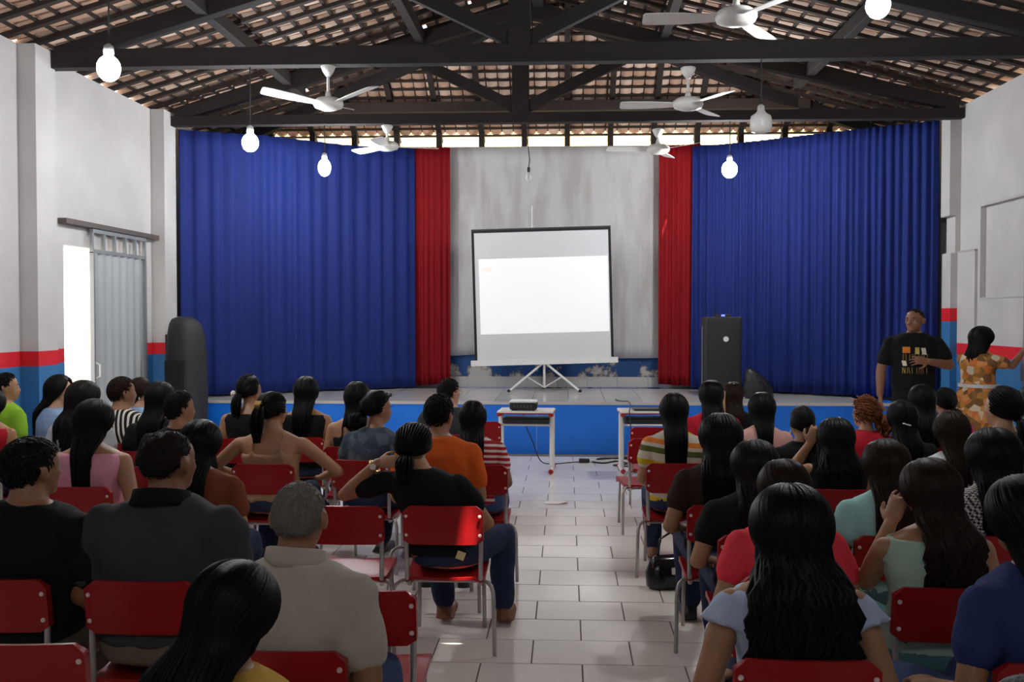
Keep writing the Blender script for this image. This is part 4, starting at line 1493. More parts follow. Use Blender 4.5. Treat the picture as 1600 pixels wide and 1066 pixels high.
def shirt_mesh(sex, pose, lean, kind, voxel, seed=0, loose=0.0, decim=None, standing=False):
    key = ('s', sex, pose, lean, kind, voxel, seed, loose)
    if key in CACHE:
        return CACHE[key]
    s = Soup()
    inf = 0.013 + loose
    z0 = 0.49 if not standing else 0.425
    z1 = {'tee': 0.98, 'polo': 0.98, 'sleeveless': 0.925, 'strap': 0.815, 'long': 0.98, 'ruffle': 0.925}[kind]
    torso(s, sex, lean, z0, z1, inf)
    ar = ARM_R[sex]
    for sx_, (a, e, w, d, u) in zip((-1, 1), arm_points(pose, sex)):
        a, e, w = (lean_v(q, lean) for q in (a, e, w))
        if kind in ('tee', 'polo'):
            end = a.lerp(e, 0.62 if sex == 'm' else 0.5)
            s.rcone(a, ar[0] + inf, end, ar[0] + inf * 1.25, 14, k=2)
        elif kind == 'long':
            s.rcone(a, ar[0] + inf, e, ar[1] + inf, 14, k=2)
            s.rcone(e, ar[1] + inf, e.lerp(w, 0.92), ar[2] + inf, 14, k=2)
        elif kind == 'ruffle':
            ax_ = (e - a).normalized()
            b1 = ax_.cross(Vector((0, 1, 0))).normalized()
            b2 = ax_.cross(b1)
            rg = []
            for t_, r_, am in ((-0.035, 0.035, 0), (0.0, 0.056, 0.0), (0.03, 0.064, 0.004), (0.062, 0.074, 0.010), (0.068, 0.06, 0.006)):
                rg.append([a + ax_ * (t_ + am * 0.6 * math.sin(7 * q + 1)) + (b1 * math.cos(q) + b2 * math.sin(q)) * (r_ + am * math.sin(7 * q)) for q in np.linspace(0, 2 * math.pi, 42, endpoint=False)])
            s.loft(rg)
        elif kind == 'strap':
            x0 = sx_ * 0.085
            pts = [lean_v(Vector((x0, -0.118, 0.79)), lean), lean_v(Vector((x0, -0.100, 0.88)), lean), lean_v(Vector((x0, -0.055, 0.938)), lean), lean_v(Vector((x0, 0.0, 0.948)), lean),
                   lean_v(Vector((x0, 0.06, 0.925)), lean), lean_v(Vector((x0, 0.115, 0.82)), lean)]
            for q in range(len(pts) - 1):
                s.rcone(pts[q], 0.010, pts[q + 1], 0.010, 8, k=2)
        elif kind == 'sleeveless':
            s.rcone(a + Vector((-sx_ * 0.05, 0, 0.0)), 0.058 + loose, a + Vector((-sx_ * 0.004, 0, -0.005)), 0.050 + loose, 12, k=2)
    me = remesh(s, voxel, 3, wrinkle=0.0016 if sex == 'f' else (0.0036 if voxel < 0.012 else 0.0022), seed=seed, decim=decim, name='shirt')
    CACHE[key] = me
    return me


def pants_mesh(sex, pose, standing=False):
    key = ('p', sex, pose == 'neck', standing)
    if key in CACHE:
        return CACHE[key]
    s = Soup()
    torso(s, sex, 0.0, 0.425, 0.57, 0.009)
    for h, k, a, t in leg_points(pose, standing):
        lr = LEG_R[sex]
        s.rcone(h, lr[0] + 0.011, k, lr[1] + 0.014, 14)
        s.rcone(k, lr[1] + 0.014, a + Vector((0, 0, 0.02)), lr[2] + 0.024, 14, k=2)
    me = remesh(s, 0.016, 3, wrinkle=0.002, seed=3, name='trousers')
    CACHE[key] = me
    return me


def shoe_mesh(pose, side, standing=False):
    key = ('sh', pose == 'neck', side, standing)
    if key in CACHE:
        return CACHE[key]
    h, k, a, t = leg_points(pose, standing)[0 if side < 0 else 1]
    s = Soup()
    z = a.z - 0.085
    heel = Vector((a.x, a.y - 0.045, z + 0.033))
    toe = Vector((t.x, t.y + 0.03, z + 0.03))
    mid = heel.lerp(toe, 0.55)
    s.rcone(heel, 0.038, mid, 0.046, 12, flat=0.75, side=(1, 0, 0))
    s.rcone(mid, 0.046, toe, 0.036, 12, flat=0.75, side=(1, 0, 0))
    s.box(min(heel.x, toe.x) - 0.036, max(heel.x, toe.x) + 0.036, heel.y - 0.03, toe.y + 0.015, z + 0.001, z + 0.016)
    s.rcone(heel + Vector((0, 0.01, 0.01)), 0.036, a + Vector((0, 0, -0.012)), 0.043, 12)
    me = remesh(s, 0.012, 2, name='shoe')
    CACHE[key] = me
    return me


# ------------------------------------------------------------------ hair
def cap_pts(rx, ry, rz, front, nape, side_cut, n=40, m=26, jit=0.0, seed=0, part=True):
    """closed hair cap: the face, neck and ear regions sink inside the head"""
    rs = np.random.RandomState(seed)
    rings = []
    for i in range(m + 1):
        th = math.pi * i / m
        ring = []
        for k in range(n):
            a = 2 * math.pi * k / n
            x, y, z = math.sin(th) * math.cos(a), math.sin(th) * math.sin(a), -math.cos(th)
            # hair line: forehead plane, ears, nape
            f = 1.0
            hl = front - 0.55 * max(0, -(z - 0.25))       # how far forward hair may come (unit y) depending on height
            if z < 0.62:
                lim = min(hl, side_cut + 0.9 * (z - 0.05))
                if y > lim:
                    f = 0.72
            elif y > 0.62:
                f = 0.9
            if z < nape:
                f = 0.72
            if f == 1.0 and jit:
                f += jit * (0.5 * math.sin(11 * a + 3 * z * 5) + rs.uniform(-0.5, 0.5))
            ring.append((x * rx * f, y * ry * f - 0.008, z * rz * f + 0.018))
        rings.append(ring)
    return rings


def lock(s, pts, w, flat=0.45, n=6):
    m = len(pts)
    rad = [w * min(1.0, 0.55 + i * 0.2) * (1 - 0.75 * max(0, (i - m * 0.6) / (m * 0.4)) ** 1.5) for i in range(m)]
    s.tube(pts, rad, n, flat=flat, upv=(0, 1, 0))


def long_hair(length, wave=0.0, volume=1.0, spread=1.0, n=64, seed=0, pinch=1.0, backy=-0.150, psi_max=118):
    """locks that follow the skull from a front parting, then fall behind the shoulders"""
    key = ('h', length, wave, volume, spread, seed, pinch, backy)
    if key in CACHE:
        return CACHE[key]
    rs = np.random.RandomState(seed + 11)
    s = Soup()
    s.loft(cap_pts(0.083, 0.102, 0.102, 0.55, -0.55, 0.12))
    rx, ry, rz = 0.087 * volume, 0.106 * volume, 0.104 * (1 + (volume - 1) * 0.6)
    pole = Vector((0, math.sin(math.radians(38)), math.cos(math.radians(38))))
    e1 = Vector((0, -math.cos(math.radians(38)), math.sin(math.radians(38))))    # towards the back of the head
    e2 = Vector((1, 0, 0))
    for layer in range(2):
        nn = n if layer == 0 else n // 2
        for q in range(nn):
            psi = math.radians(-psi_max + 2 * psi_max * (q + rs.uniform(-0.3, 0.3)) / (nn - 1))
            d = e1 * math.cos(psi) + e2 * math.sin(psi)
            ks = 1.0 if layer == 0 else 0.96
            pts = []
            zend = -0.02 - 0.03 * abs(math.sin(psi))
            p = None
            for t in np.linspace(0.06, 2.2, 12):
                v = pole * math.cos(t) + d * math.sin(t)
                p = Vector((v.x * rx * ks, v.y * ry * ks - 0.008, v.z * rz * ks + 0.018))
                pts.append(p)
                if p.z < zend and t > 0.9:
                    break
            z = p.z
            end = -length * (1 + rs.uniform(-0.10, 0.06)) * (1 - 0.10 * abs(math.sin(psi)))
            ph = rs.uniform(0, 6.28)
            x0, y0 = p.x, p.y
            xt = x0 * spread * (0.92 + 0.16 * rs.uniform()) + rs.uniform(-0.012, 0.012)
            yt = min(y0, backy) - rs.uniform(0, 0.02) - 0.02 * math.cos(psi) if abs(x0) < 0.4 else y0
            steps = max(4, int((z - end) / 0.035))
            for i in range(1, steps + 1):
                h = i / steps
                zz = z + (end - z) * h
                m_ = min(1, max(0, (-0.05 - zz) / 0.14))
                m_ = m_ * m_ * (3 - 2 * m_)
                pin = 1 + (pinch - 1) * m_
                wv = wave * (0.3 + h)
                pts.append(Vector(((x0 + (xt - x0) * m_) * pin + wv * math.sin(ph + zz * 62), y0 + (yt - y0) * m_ + wv * 0.8 * math.cos(ph + zz * 55), zz)))
            lock(s, pts, 0.0165 * (1 + 0.3 * rs.uniform()) * (1.15 if wave else 1), 0.5)
    # inner mass keeps the fall opaque
    rg = []
    for h in np.linspace(0, 1, 7):
        zz = 0.0 + (-length * 0.86) * h
        m_ = min(1, max(0, (-0.05 - zz) / 0.14))
        m_ = m_ * m_ * (3 - 2 * m_)
        hx = (0.070 * volume) * (1 + (spread * 0.95 - 1) * m_) * (1 + (pinch - 1) * m_) * (1 - 0.45 * max(0, h - 0.7))
        cy = -0.045 + (backy - 0.012 + 0.045) * m_
        rg.append(ell_ring((0, cy, zz), hx, 0.05 * (1 - m_) + 0.016 * m_, 16, 2.2))
    s.loft(rg)
    me = s.mesh('hair', None, True)
    me.materials.append(None)
    CACHE[key] = me
    return me


def short_hair(kind='short', seed=0):
    key = ('hs', kind, seed)
    if key in CACHE:
        return CACHE[key]
    s = Soup()
    rs = np.random.RandomState(seed + 21)
    if kind == 'short':
        dims, cut, L, w, n = (0.087, 0.105, 0.105), (0.45, -0.66, 0.10), 0.017, 0.0042, 820
    else:
        dims, cut, L, w, n = (0.0825, 0.1015, 0.0995), (0.38, -0.60, 0.06), 0.007, 0.0022, 700
    s.loft(cap_pts(*dims, *cut, jit=0.012 if kind == 'short' else 0.004, seed=seed))
    crown = Vector((0, -0.35, 0.94)).normalized()
    k = 0
    while k < n:
        v = Vector(rs.normal(size=3)).normalized()
        x, y, z = v
        hl = cut[0] - 0.55 * max(0, -(z - 0.25))
        if (z < 0.62 and y > min(hl, cut[2] + 0.9 * (z - 0.05))) or z < cut[1] or (z >= 0.62 and y > 0.62):
            continue
        k += 1
        t = (v * v.dot(crown) - crown)
        if t.length < 1e-3:
            continue
        t.normalize()
        t = (t + Vector(rs.normal(size=3)) * 0.35)
        P0 = Vector((x * dims[0], y * dims[1] - 0.008, z * dims[2] + 0.018))
        pts = []
        for q in range(4):
            u = (v + t * (L / 0.095) * q / 3).normalized()
            b_ = 1.005 + 0.035 * math.sin(math.pi * q / 3) * (1 if kind == 'short' else 0.2)
            pts.append(Vector((u.x * dims[0] * b_, u.y * dims[1] * b_ - 0.008, u.z * dims[2] * b_ + 0.018)))
        s.tube(pts, [w * 0.7, w, w * 0.8, w * 0.2], 5, flat=0.5, upv=tuple(v))
    me = s.mesh('hair', None, True)
    me.materials.append(None)
    CACHE[key] = me
    return me


def tied_hair(kind, length=0.2, seed=0, wave=0.0, volume=1.0, curls=0):
    """hair drawn back into a ponytail, bun or clip"""
    key = ('ht', kind, length, seed, wave, volume, curls)
    if key in CACHE:
        return CACHE[key]
    rs = np.random.RandomState(seed + 5)
    s = Soup()
    s.loft(cap_pts(0.085 * volume, 0.104 * volume, 0.104, 0.5, -0.5, 0.10))
    K = {'pony': Vector((0, -0.112, -0.01)), 'low': Vector((0, -0.105, -0.055)), 'bun': Vector((0, -0.115, 0.02)), 'clip': Vector((-0.01, -0.108, 0.045)), 'puff': Vector((0.06, -0.095, -0.01))}[kind]
    for q in range(46):
        a = 2 * math.pi * q / 46
        v = Vector((math.sin(a) * 0.9, 0.45 * math.cos(a) * 0.4 + 0.15, math.cos(a)))
        if v.z < -0.25:
            v = Vector((v.x, -0.55, -0.42))
        elif v.z < 0.35:
            v.y = min(v.y, 0.05)
        v.normalize()
        kk = Vector((K.x / 0.087, (K.y + 0.008) / 0.106, (K.z - 0.018) / 0.105)).normalized()
        pts = []
        for t in np.linspace(0, 1, 8):
            u = (v * (1 - t) + kk * t).normalized()
            b_ = 1.0 + 0.03 * math.sin(math.pi * t) + rs.uniform(-0.006, 0.006)
            pts.append(Vector((u.x * 0.087 * b_ * volume, u.y * 0.106 * b_ * volume - 0.008, u.z * 0.106 * b_ + 0.018)))
        s.tube(pts, [0.009, 0.013, 0.014, 0.014, 0.013, 0.012, 0.011, 0.008], 6, flat=0.5, upv=(0, 1, 0))
    if kind in ('pony', 'low', 'clip', 'puff'):
        for q in range(34):
            a = rs.uniform(0, 6.28)
            r = math.sqrt(rs.uniform(0, 1)) * 0.026 * volume
            ox, oy = r * math.cos(a), r * math.sin(a)
            ph = rs.uniform(0, 6.28)
            L = length * rs.uniform(0.82, 1.05)
            pts = [K + Vector((ox * 0.5, 0.02, oy * 0.5))]
            for t in np.linspace(0.1, 1, 9):
                bulge = 1.0 + 0.8 * math.sin(math.pi * min(1, t * 1.1)) * (1.6 if kind == 'puff' else 1)
                pts.append(K + Vector((ox * bulge + wave * math.sin(ph + 9 * t), -0.035 * math.sin(min(1, t * 2) * math.pi / 2) + oy * bulge * 0.6 + wave * math.cos(ph + 8 * t) * 0.7 - (0.0 if kind != 'low' else 0.015), -L * t + 0.01)))
            lock(s, pts, 0.011 + (0.006 if wave else 0), 0.7)
    for q in range(curls):
        v = Vector(rs.normal(size=3)).normalized()
        if v.y > 0.15 + 0.5 * max(0, v.z) or v.z < -0.45:
            continue
        c0 = Vector((v.x * 0.092 * volume, v.y * 0.112 * volume - 0.008, v.z * 0.110 * volume + 0.018))
        t1 = v.cross(Vector((0.3, 0.2, 1))).normalized()
        a0 = rs.uniform(0, 6.28)
        s.tube([c0 + (t1 * math.cos(a0 + k * 0.9) + v * math.sin(a0 + k * 0.9)) * 0.011 + Vector((0, 0, -0.006 * k)) for k in range(7)], 0.0045, 5)
    if kind == 'bun':
        for q in range(16):
            a0 = 2 * math.pi * q / 16
            pts = []
            for t in np.linspace(0, 1, 9):
                b_ = a0 + t * 2.4
                rr = 0.036 * math.sin(math.pi * (0.1 + 0.8 * t))
                pts.append(K + Vector((rr * math.cos(b_), -0.03 + 0.03 * math.cos(math.pi * t), rr * math.sin(b_))))
            s.tube(pts, 0.012, 6)
        s.ell(K + Vector((0, -0.025, 0)), (0.034, 0.03, 0.034), None, 14, 8)
    me = s.mesh('hair', None, True)
    me.materials.append(None)
    CACHE[key] = me
    return me


EYE_ME = Soup().ell((0, 0, 0), (0.0125, 0.0105, 0.0085), n=12, m=8).mesh('eye', EYEW, True)
IRIS_ME = Soup().ell((0, 0.0072, 0), (0.0068, 0.0042, 0.0070), n=10, m=6).mesh('iris', EYED, True)
BROW_ME = Soup().tube([(-0.016, -0.004, -0.002), (-0.004, 0.002, 0.002), (0.008, 0.001, 0.002), (0.018, -0.006, -0.002)], [0.002, 0.0032, 0.003, 0.0015], 6).mesh('eyebrow', HAIR['black'], True)
LIP_ME = Soup().ell((0, 0, 0), (0.022, 0.006, 0.0085), n=12, m=8).mesh('lips', LIPS, True)


def face_parts(root, hc, R, full):
    e = R.to_euler()
    def put(name, me, x, y, z):
        o = link(name, me, root, loc=hc + R @ Vector((x, y, z)))
        o.rotation_euler = e
        return o
    for sx_ in (-1, 1):
        link('iris', IRIS_ME, put('eye', EYE_ME, sx_ * 0.0315, 0.0712, 0.002))
    if full:
        for sx_ in (-1, 1):
            put('eyebrow', BROW_ME, sx_ * 0.032, 0.0865, 0.026)
        put('lips', LIP_ME, 0, 0.089, -0.060)


PEOPLE = {}


def person(key, x, y, ztop, label, chair_label=None, sex='f', pose='lap', yaw=0, hyaw=0, hpitch=0, lean=0.06, hair=None, hcol='black', top=('tee', 'black'),
           bottom='jeans', skin='tan', shoes=SHOEB, fine=None, seed=0, loose=0.0, wide=1.0, standing=False, crz=None, hroll=0):
    near = y < 4.6
    voxel = 0.0105 if near else (0.0125 if y < 6.0 else 0.015)
    decim = 0.5
    if fine:
        voxel, decim = 0.0065, 0.35
    top_z0 = HC.z + (0.128 if sex == 'm' else 0.138)
    if standing:
        s = ztop / (top_z0 + 0.505)
        base = 0.505 * s
    else:
        s = (ztop + 0.014 - 0.385) / (top_z0 - 0.385)
        s = max(0.86, min(1.1, s))
        base = 0.385 * (1 - s) - 0.014
    root = empty('person', (x, y - (0 if standing else 0.04), base), rz=math.radians(yaw), label=label, cat='person', group='standing people' if standing else 'seated audience')
    root.scale = (s * wide, s * (0.5 + 0.5 * wide), s)
    hy, hp = math.radians(hyaw), math.radians(hpitch)
    body = link('body', body_mesh(sex, pose, lean, hy, hp, voxel, decim, standing=standing), root, mt=SKIN[skin])
    kind, cm = top
    sh = link('shirt' if kind != 'dress' else 'dress', shirt_mesh(sex, pose, lean, kind, 0.011 if near else 0.014, seed % 3, loose, decim=0.6, standing=standing), root, mt=CL[cm])
    if bottom:
        link('trousers', pants_mesh(sex, pose, standing), root, mt=CL[bottom])
    for sd in (-1, 1):
        link('shoe', shoe_mesh(pose, sd, standing), root, mt=shoes)
    hc = lean_v(HC, lean)
    R = Matrix.Rotation(hy, 3, 'Z') @ Matrix.Rotation(hp, 3, 'X')
    hr = link('hair', hair, root, loc=hc, mt=HAIR[hcol])
    hr.rotation_euler = R.to_euler()
    face_parts(root, hc, R, bool(fine) or abs(hyaw) + abs(yaw) > 45)
    info = dict(root=root, body=body, shirt=sh, hair=hr, hc=hc, R=R, s=s, y=y, x=x)
    PEOPLE[key] = info
    if chair_label:
        chair(x, y, math.radians(yaw if crz is None else crz), chair_label)
    return info

# ================================================================== the audience
def long1(seed=0): return long_hair(0.36, seed=seed)
def long2(seed=0): return long_hair(0.46, seed=seed)


def seat(key, px, ytop, y, label, short, **kw):
    hz = kw.pop('hips', px)
    p = at(px, ytop, y + 0.075)
    p.x = xat(hz, y + 0.06)
    return person(key, p.x, y, p.z, label, 'red plastic school chair under the ' + short, **kw)


def acc(info, name, soup, mt, head_part=True):
    """a small thing worn on the head (under the hair) or on the body"""
    me = soup.mesh(name, mt, True, 40)
    o = link(name, me, info['hair'] if head_part else info['root'])
    return o


# ---- left block, back rows
i = seat('near_yellow', 368, 872, 2.27, 'person in yellow shirt with glasses nearest the camera at lower left', 'yellow shirt sitter at lower left',
         hair=long_hair(0.34, seed=41, volume=1.14, spread=1.3, n=110), hyaw=-22, hpitch=-14, lean=0.08, top=('tee', 'yellow'), skin='tan')
sg = Soup()
for sx_ in (-1, 1):
    sg.tube([(sx_ * 0.034 + 0.024 * math.cos(a), 0.098, 0.002 + 0.019 * math.sin(a)) for a in np.linspace(0, 2 * math.pi, 15)], 0.0016, 6)
    sg.tube([(sx_ * 0.058, 0.097, 0.006), (sx_ * 0.083, 0.06, 0.008), (sx_ * 0.088, -0.02, 0.006)], 0.0016, 6)
sg.tube([(-0.010, 0.099, 0.006), (0.010, 0.099, 0.006)], 0.0016, 6)
GLASSES = sg.mesh('glasses', GOLD, True)
link('glasses', GLASSES, i['hair'])
i = seat('beige_man', 470, 741, 3.06, 'person in beige collared shirt with cropped grey hair left of the aisle', 'beige collared shirt sitter',
         sex='m', hair=short_hair('buzz'), hcol='grey', top=('polo', 'beige'), skin='mid', bottom='jeansmid', yaw=-10, hyaw=8, lean=0.02, seed=1, loose=0.006, wide=1.0, crz=0)
sc2 = Soup()
rg = []
for z, r_ in ((0.945, 0.098), (0.97, 0.090), (1.0, 0.084), (1.002, 0.076), (0.955, 0.076)):
    rg.append([(r_ * math.cos(a) * 1.08, 0.02 + r_ * math.sin(a) + 0.02 * (z - 0.93), z - 0.022 * math.sin(a)) for a in np.linspace(0, 2 * math.pi, 28, endpoint=False)])
COLLAR = sc2.loft(rg, caps=False).mesh('collar', None, True)
COLLAR.materials.append(None)
o = link('collar', COLLAR, i['root'], mt=CL['beige'])
o.modifiers.new('solid', 'SOLIDIFY').thickness = 0.004
i = seat('grey_man', 264, 668, 3.78, 'broad person in dark grey shirt with black collar, seated far from aisle', 'dark grey shirt sitter',
         sex='m', hair=short_hair('buzz', 2), hcol='cropped', top=('tee', 'darkgrey'), skin='brown', bottom='khakitrouser', lean=0.08, hyaw=-22, wide=1.10, seed=2, loose=0.006)
o = link('collar', COLLAR, i['root'], mt=CL['black'])
o.modifiers.new('solid', 'SOLIDIFY').thickness = 0.004
i = seat('black_man', 50, 680, 3.78, 'person in plain black shirt at the lower left edge', 'black shirt sitter at the left edge',
         sex='m', hair=short_hair('short', 1), hcol='dark', top=('tee', 'black'), skin='mid', bottom='khakitrouser', lean=0.08, hyaw=-30, wide=1.14, loose=0.006)
# ---- left block, middle rows
i = seat('rust', 318, 652, 5.05, 'person in rust brown top with white headband just beyond the dark grey shirt', 'rust brown top sitter',
         hair=long2(2), top=('tee', 'rust'), lean=0.04, seed=1, hyaw=-8, wide=1.08)
acc(i, 'headband', Soup().tube([(0.088 * math.cos(a), 0.020 + 0.0 * a, 0.012 + 0.112 * math.sin(a)) for a in np.linspace(0.15, math.pi - 0.15, 20)], 0.005, 6, flat=1.6), PEARL)
cp = Soup()
for k in range(3):
    cp.ell((-0.03 + k * 0.016, -0.172, -0.145 + 0.004 * k), (0.006, 0.005, 0.013), None, 8, 6)
acc(i, 'hair_clip', cp, PEARL)
i = seat('pink', 153, 620, 5.72, 'person in pink sleeveless top seen from behind on a red chair', 'pink top sitter',
         hair=long_hair(0.40, seed=4, pinch=0.55), top=('sleeveless', 'pink'), lean=0.02, pose='down', wide=1.10)
i = seat('black_watch', 641, 655, 5.26, 'person in black top and jeans with left hand behind neck beside the aisle', 'black top sitter with raised elbow',
         hair=tied_hair('low', 0.16, volume=1.05), pose='neck', top=('tee', 'black'), skin='tan', bottom='jeans', lean=(-0.02, -0.265), fine=True, shoes=SANDAL, hyaw=-10, hpitch=-6, wide=1.10, loose=0.004, crz=0, hips=702)
(a_, e_, w_, d_, u_) = arm_points('neck', 'f')[0]
ax = (w_ - e_).normalized()
s1 = ax.cross(Vector((0, 0, 1))).normalized()
s2 = ax.cross(s1)
wp = lean_v(e_.lerp(w_, 0.90), (-0.02, -0.265))
o = acc(i, 'wrist_watch', Soup().tube([wp + (s1 * math.cos(a) + s2 * math.sin(a)) * 0.034 for a in np.linspace(0, 2 * math.pi, 18)], 0.008, 6, flat=0.5), GOLD, False)
Soup().lathe([(0.016, -0.006), (0.016, 0.004), (0.012, 0.006)], n=14, axis='y').build('watch_face', PEARL, o, loc=wp - Vector((0, 0.036, 0)))
o = acc(i, 'trouser_tag', Soup().box(-0.022, 0.022, -0.003, 0.003, -0.022, 0.022), mat('tag_yellow', (0.75, 0.62, 0.30), 0.7), False)
o.location = (0.085, -0.156, 0.50)
o.rotation_euler = (0, 0.35, 0)
i = seat('orange', 688, 613, 5.98, 'person in plain orange tee shirt left of the aisle', 'orange tee sitter',
         sex='m', hair=short_hair('short', 3), hcol='black', top=('tee', 'orange'), skin='mid', bottom='jeansmid', lean=0.05, hyaw=-25, wide=0.95, seed=1)
i = seat('stripes_red', 735, 623, 6.66, 'person in red and white striped top at the aisle end', 'red and white striped sitter',
         hair=long_hair(0.30, seed=6, spread=1.1), top=('tee', 'redwhite'), skin='mid', bottom='jeansmid', lean=(0.0, -0.07), seed=2, hips=750)
i = seat('bare', 430, 609, 6.62, 'person in thin strapped nude top with elbows out and claw hair clip', 'strapped nude top sitter',
         hair=tied_hair('clip', 0.25, seed=2), pose='wide', top=('strap', 'nude'), skin='tan', lean=0.02, hyaw=-20, wide=1.16, fine=False)
cp = Soup()
for k in range(5):
    cp.tube([(-0.035 + k * 0.009, -0.118, 0.075), (-0.030 + k * 0.008, -0.140, 0.05), (-0.032 + k * 0.008, -0.128, 0.012)], 0.0035, 6)
cp.tube([(-0.038, -0.126, 0.058), (0.008, -0.126, 0.058)], 0.005, 6)
acc(i, 'claw_clip', cp, GOLD)
i = seat('slate', 583, 608, 6.82, 'person in mottled slate grey shirt with sunglasses on head', 'slate grey shirt sitter',
         hair=tied_hair('low', 0.07, volume=1.06, seed=4), top=('tee', 'slate'), skin='mid', lean=0.10, yaw=-20, hyaw=-38, hpitch=-8, wide=1.05, crz=-8)
cp = Soup()
for sx_ in (-1, 1):
    cp.ell((sx_ * 0.034, 0.062, 0.108), (0.026, 0.008, 0.017), None, 12, 8)
cp.tube([(-0.085, 0.0, 0.06), (-0.06, 0.055, 0.105), (0.06, 0.055, 0.105), (0.085, 0.0, 0.06)], 0.003, 6)
acc(i, 'sunglasses', cp, BLACK_P)
i = seat('nape', 282, 608, 6.45, 'person in dark top with short hair, right ear showing, left block', 'dark top sitter with bare nape',
         sex='m', hair=short_hair('short', 4), hcol='dark', top=('tee', 'black'), skin='tan', lean=0.06, hyaw=-35, yaw=-8, wide=0.95)
i = seat('wavy', 135, 593, 7.05, 'person in pale grey top just beyond the pink top sitter', 'pale grey top sitter',
         hair=long_hair(0.42, wave=0.010, seed=8, volume=1.08, spread=1.15), hcol='dark', top=('tee', 'greywhite'), skin='light', lean=0.04, hyaw=-25)
i = seat('bw_stripes', 193, 587, 7.62, 'person in black and white vertical striped shirt in the left block', 'black and white striped sitter',
         sex='m', hair=short_hair('short', 5), hcol='brown', top=('tee', 'bw'), skin='mid', lean=0.04, hyaw=-38, yaw=-10)
i = seat('black_far', 254, 594, 7.18, 'person in black top half hidden behind the bare nape sitter', 'half hidden black top sitter',
         hair=long1(9), top=('tee', 'black'), skin='tan', lean=0.04, hyaw=-10)
i = seat('earring_far', 220, 588, 8.35, 'person in dusty blue shirt in profile beyond the striped shirt', 'dusty blue shirt sitter',
         hair=long_hair(0.22, seed=10), hcol='brown', top=('tee', 'lightblue'), skin='light', lean=0.05, hyaw=-58, yaw=-15)
acc(i, 'earring', Soup().ell((0.088, -0.005, -0.05), (0.006, 0.006, 0.014), None, 8, 6), PEARL)
i = seat('phone', 92, 583, 7.85, 'person in light blue top in profile holding a phone near left wall', 'light blue top sitter with phone',
         hair=long2(11), hcol='dark', pose='phone', top=('tee', 'lightblue'), skin='light', lean=0.04, yaw=-35, hyaw=-52, fine=True, crz=-15)
o = acc(i, 'phone', Soup().box(-0.035, 0.035, -0.004, 0.004, -0.07, 0.07), BLACK_P, False)
o.location = (0.01, 0.375, 0.72)
o.rotation_euler = (-0.6, 0, 0)
i = seat('lime', 10, 581, 8.15, 'person in lime green shirt in profile at the left wall', 'lime green shirt sitter',
         sex='m', hair=short_hair('short', 6), top=('tee', 'lime'), skin='tan', lean=0.04, yaw=-25, hyaw=-40, crz=0)
i = seat('edge_red', -8, 604, 7.2, 'person in red top cut off by the left picture edge', 'red top sitter at the left edge',
         hair=long1(12), top=('sleeveless', 'red'), skin='tan', lean=0.04)
i = seat('flower', 394, 583, 7.95, 'person in black top with a white flower in the hair', 'black top sitter with white flower',
         hair=tied_hair('pony', 0.24, seed=7), top=('sleeveless', 'black'), skin='tan', lean=0.03, hyaw=-30)
fl_ = Soup()
for k in range(7):
    a = 2 * math.pi * k / 7
    fl_.ell((-0.086 + 0.014 * math.cos(a), -0.098, -0.02 + 0.014 * math.sin(a)), (0.013, 0.011, 0.013), None, 8, 6)
fl_.ell((-0.086, -0.11, -0.02), (0.013, 0.01, 0.013), None, 8, 6)
acc(i, 'flower', fl_, mat('flower_cream', (0.85, 0.68, 0.58), 0.7))
i = seat('sleeveless_far', 481, 586, 8.05, 'person in black sleeveless top before the blue stage, right of flower wearer', 'black sleeveless sitter near the stage',
         hair=long_hair(0.33, seed=13, pinch=0.85), top=('sleeveless', 'black'), skin='tan', lean=0.03)
i = seat('straps_far', 560, 594, 7.5, 'person in black strapped top with bare back left of slate shirt', 'black strapped top sitter',
         hair=long_hair(0.22, seed=14), top=('strap', 'black'), skin='tan', lean=0.03, hyaw=5)
i = seat('glasses_far', 703, 590, 8.3, 'person with glasses looking right, beyond the orange tee', 'glasses wearer beyond the orange tee',
         sex='m', hair=short_hair('short', 7), hcol='dark', top=('tee', 'darkgrey'), skin='light', lean=0.05, hyaw=-45)
link('glasses', GLASSES, i['hair'])

# ---- right block
i = seat('bands', 1052, 611, 6.8, 'person in yellow, green and orange banded top right of the aisle', 'banded top sitter',
         hair=long_hair(0.38, seed=15, pinch=0.85), top=('tee', 'bands'), skin='tan', lean=0.02, shoes=SANDAL)
i = seat('red_far', 1110, 592, 8.05, 'person in bright red top in front of the tower loudspeaker', 'bright red top sitter',
         hair=long1(16), top=('tee', 'red'), skin='tan', lean=0.03)
i = seat('blonde', 1143, 595, 8.75, 'person in dark top with pale streaked hair near the tower loudspeaker', 'dark top sitter with pale streaks',
         hair=long_hair(0.36, seed=17), hcol='brown', top=('tee', 'black'), skin='light', lean=0.03)
bl_ = Soup()
for k in range(7):
    lock(bl_, [Vector((-0.055 - 0.004 * k, 0.02 - 0.012 * k, 0.088 - 0.006 * k)), Vector((-0.085, -0.01 - 0.012 * k, 0.04)), Vector((-0.094, -0.03 - 0.012 * k, -0.03)), Vector((-0.098, -0.06 - 0.012 * k, -0.10)), Vector((-0.098, -0.10 - 0.012 * k, -0.20)), Vector((-0.096, -0.13 - 0.010 * k, -0.30))], 0.013)
o = acc(i, 'pale_streak', bl_, HAIR['blonde'])
i = seat('rose', 1188, 611, 7.35, 'person in pale rose pink top in the right block', 'pale rose top sitter',
         hair=long_hair(0.30, seed=18, volume=1.06, pinch=0.6), top=('tee', 'rose'), skin='light', lean=0.02)
i = seat('white_ear', 1250, 632, 6.6, 'person in black top with white earring right of the rose top', 'black top sitter with white earring',
         hair=tied_hair('pony', 0.22, seed=9), hcol='dark', top=('tee', 'black'), skin='tan', lean=0.06, hyaw=15)
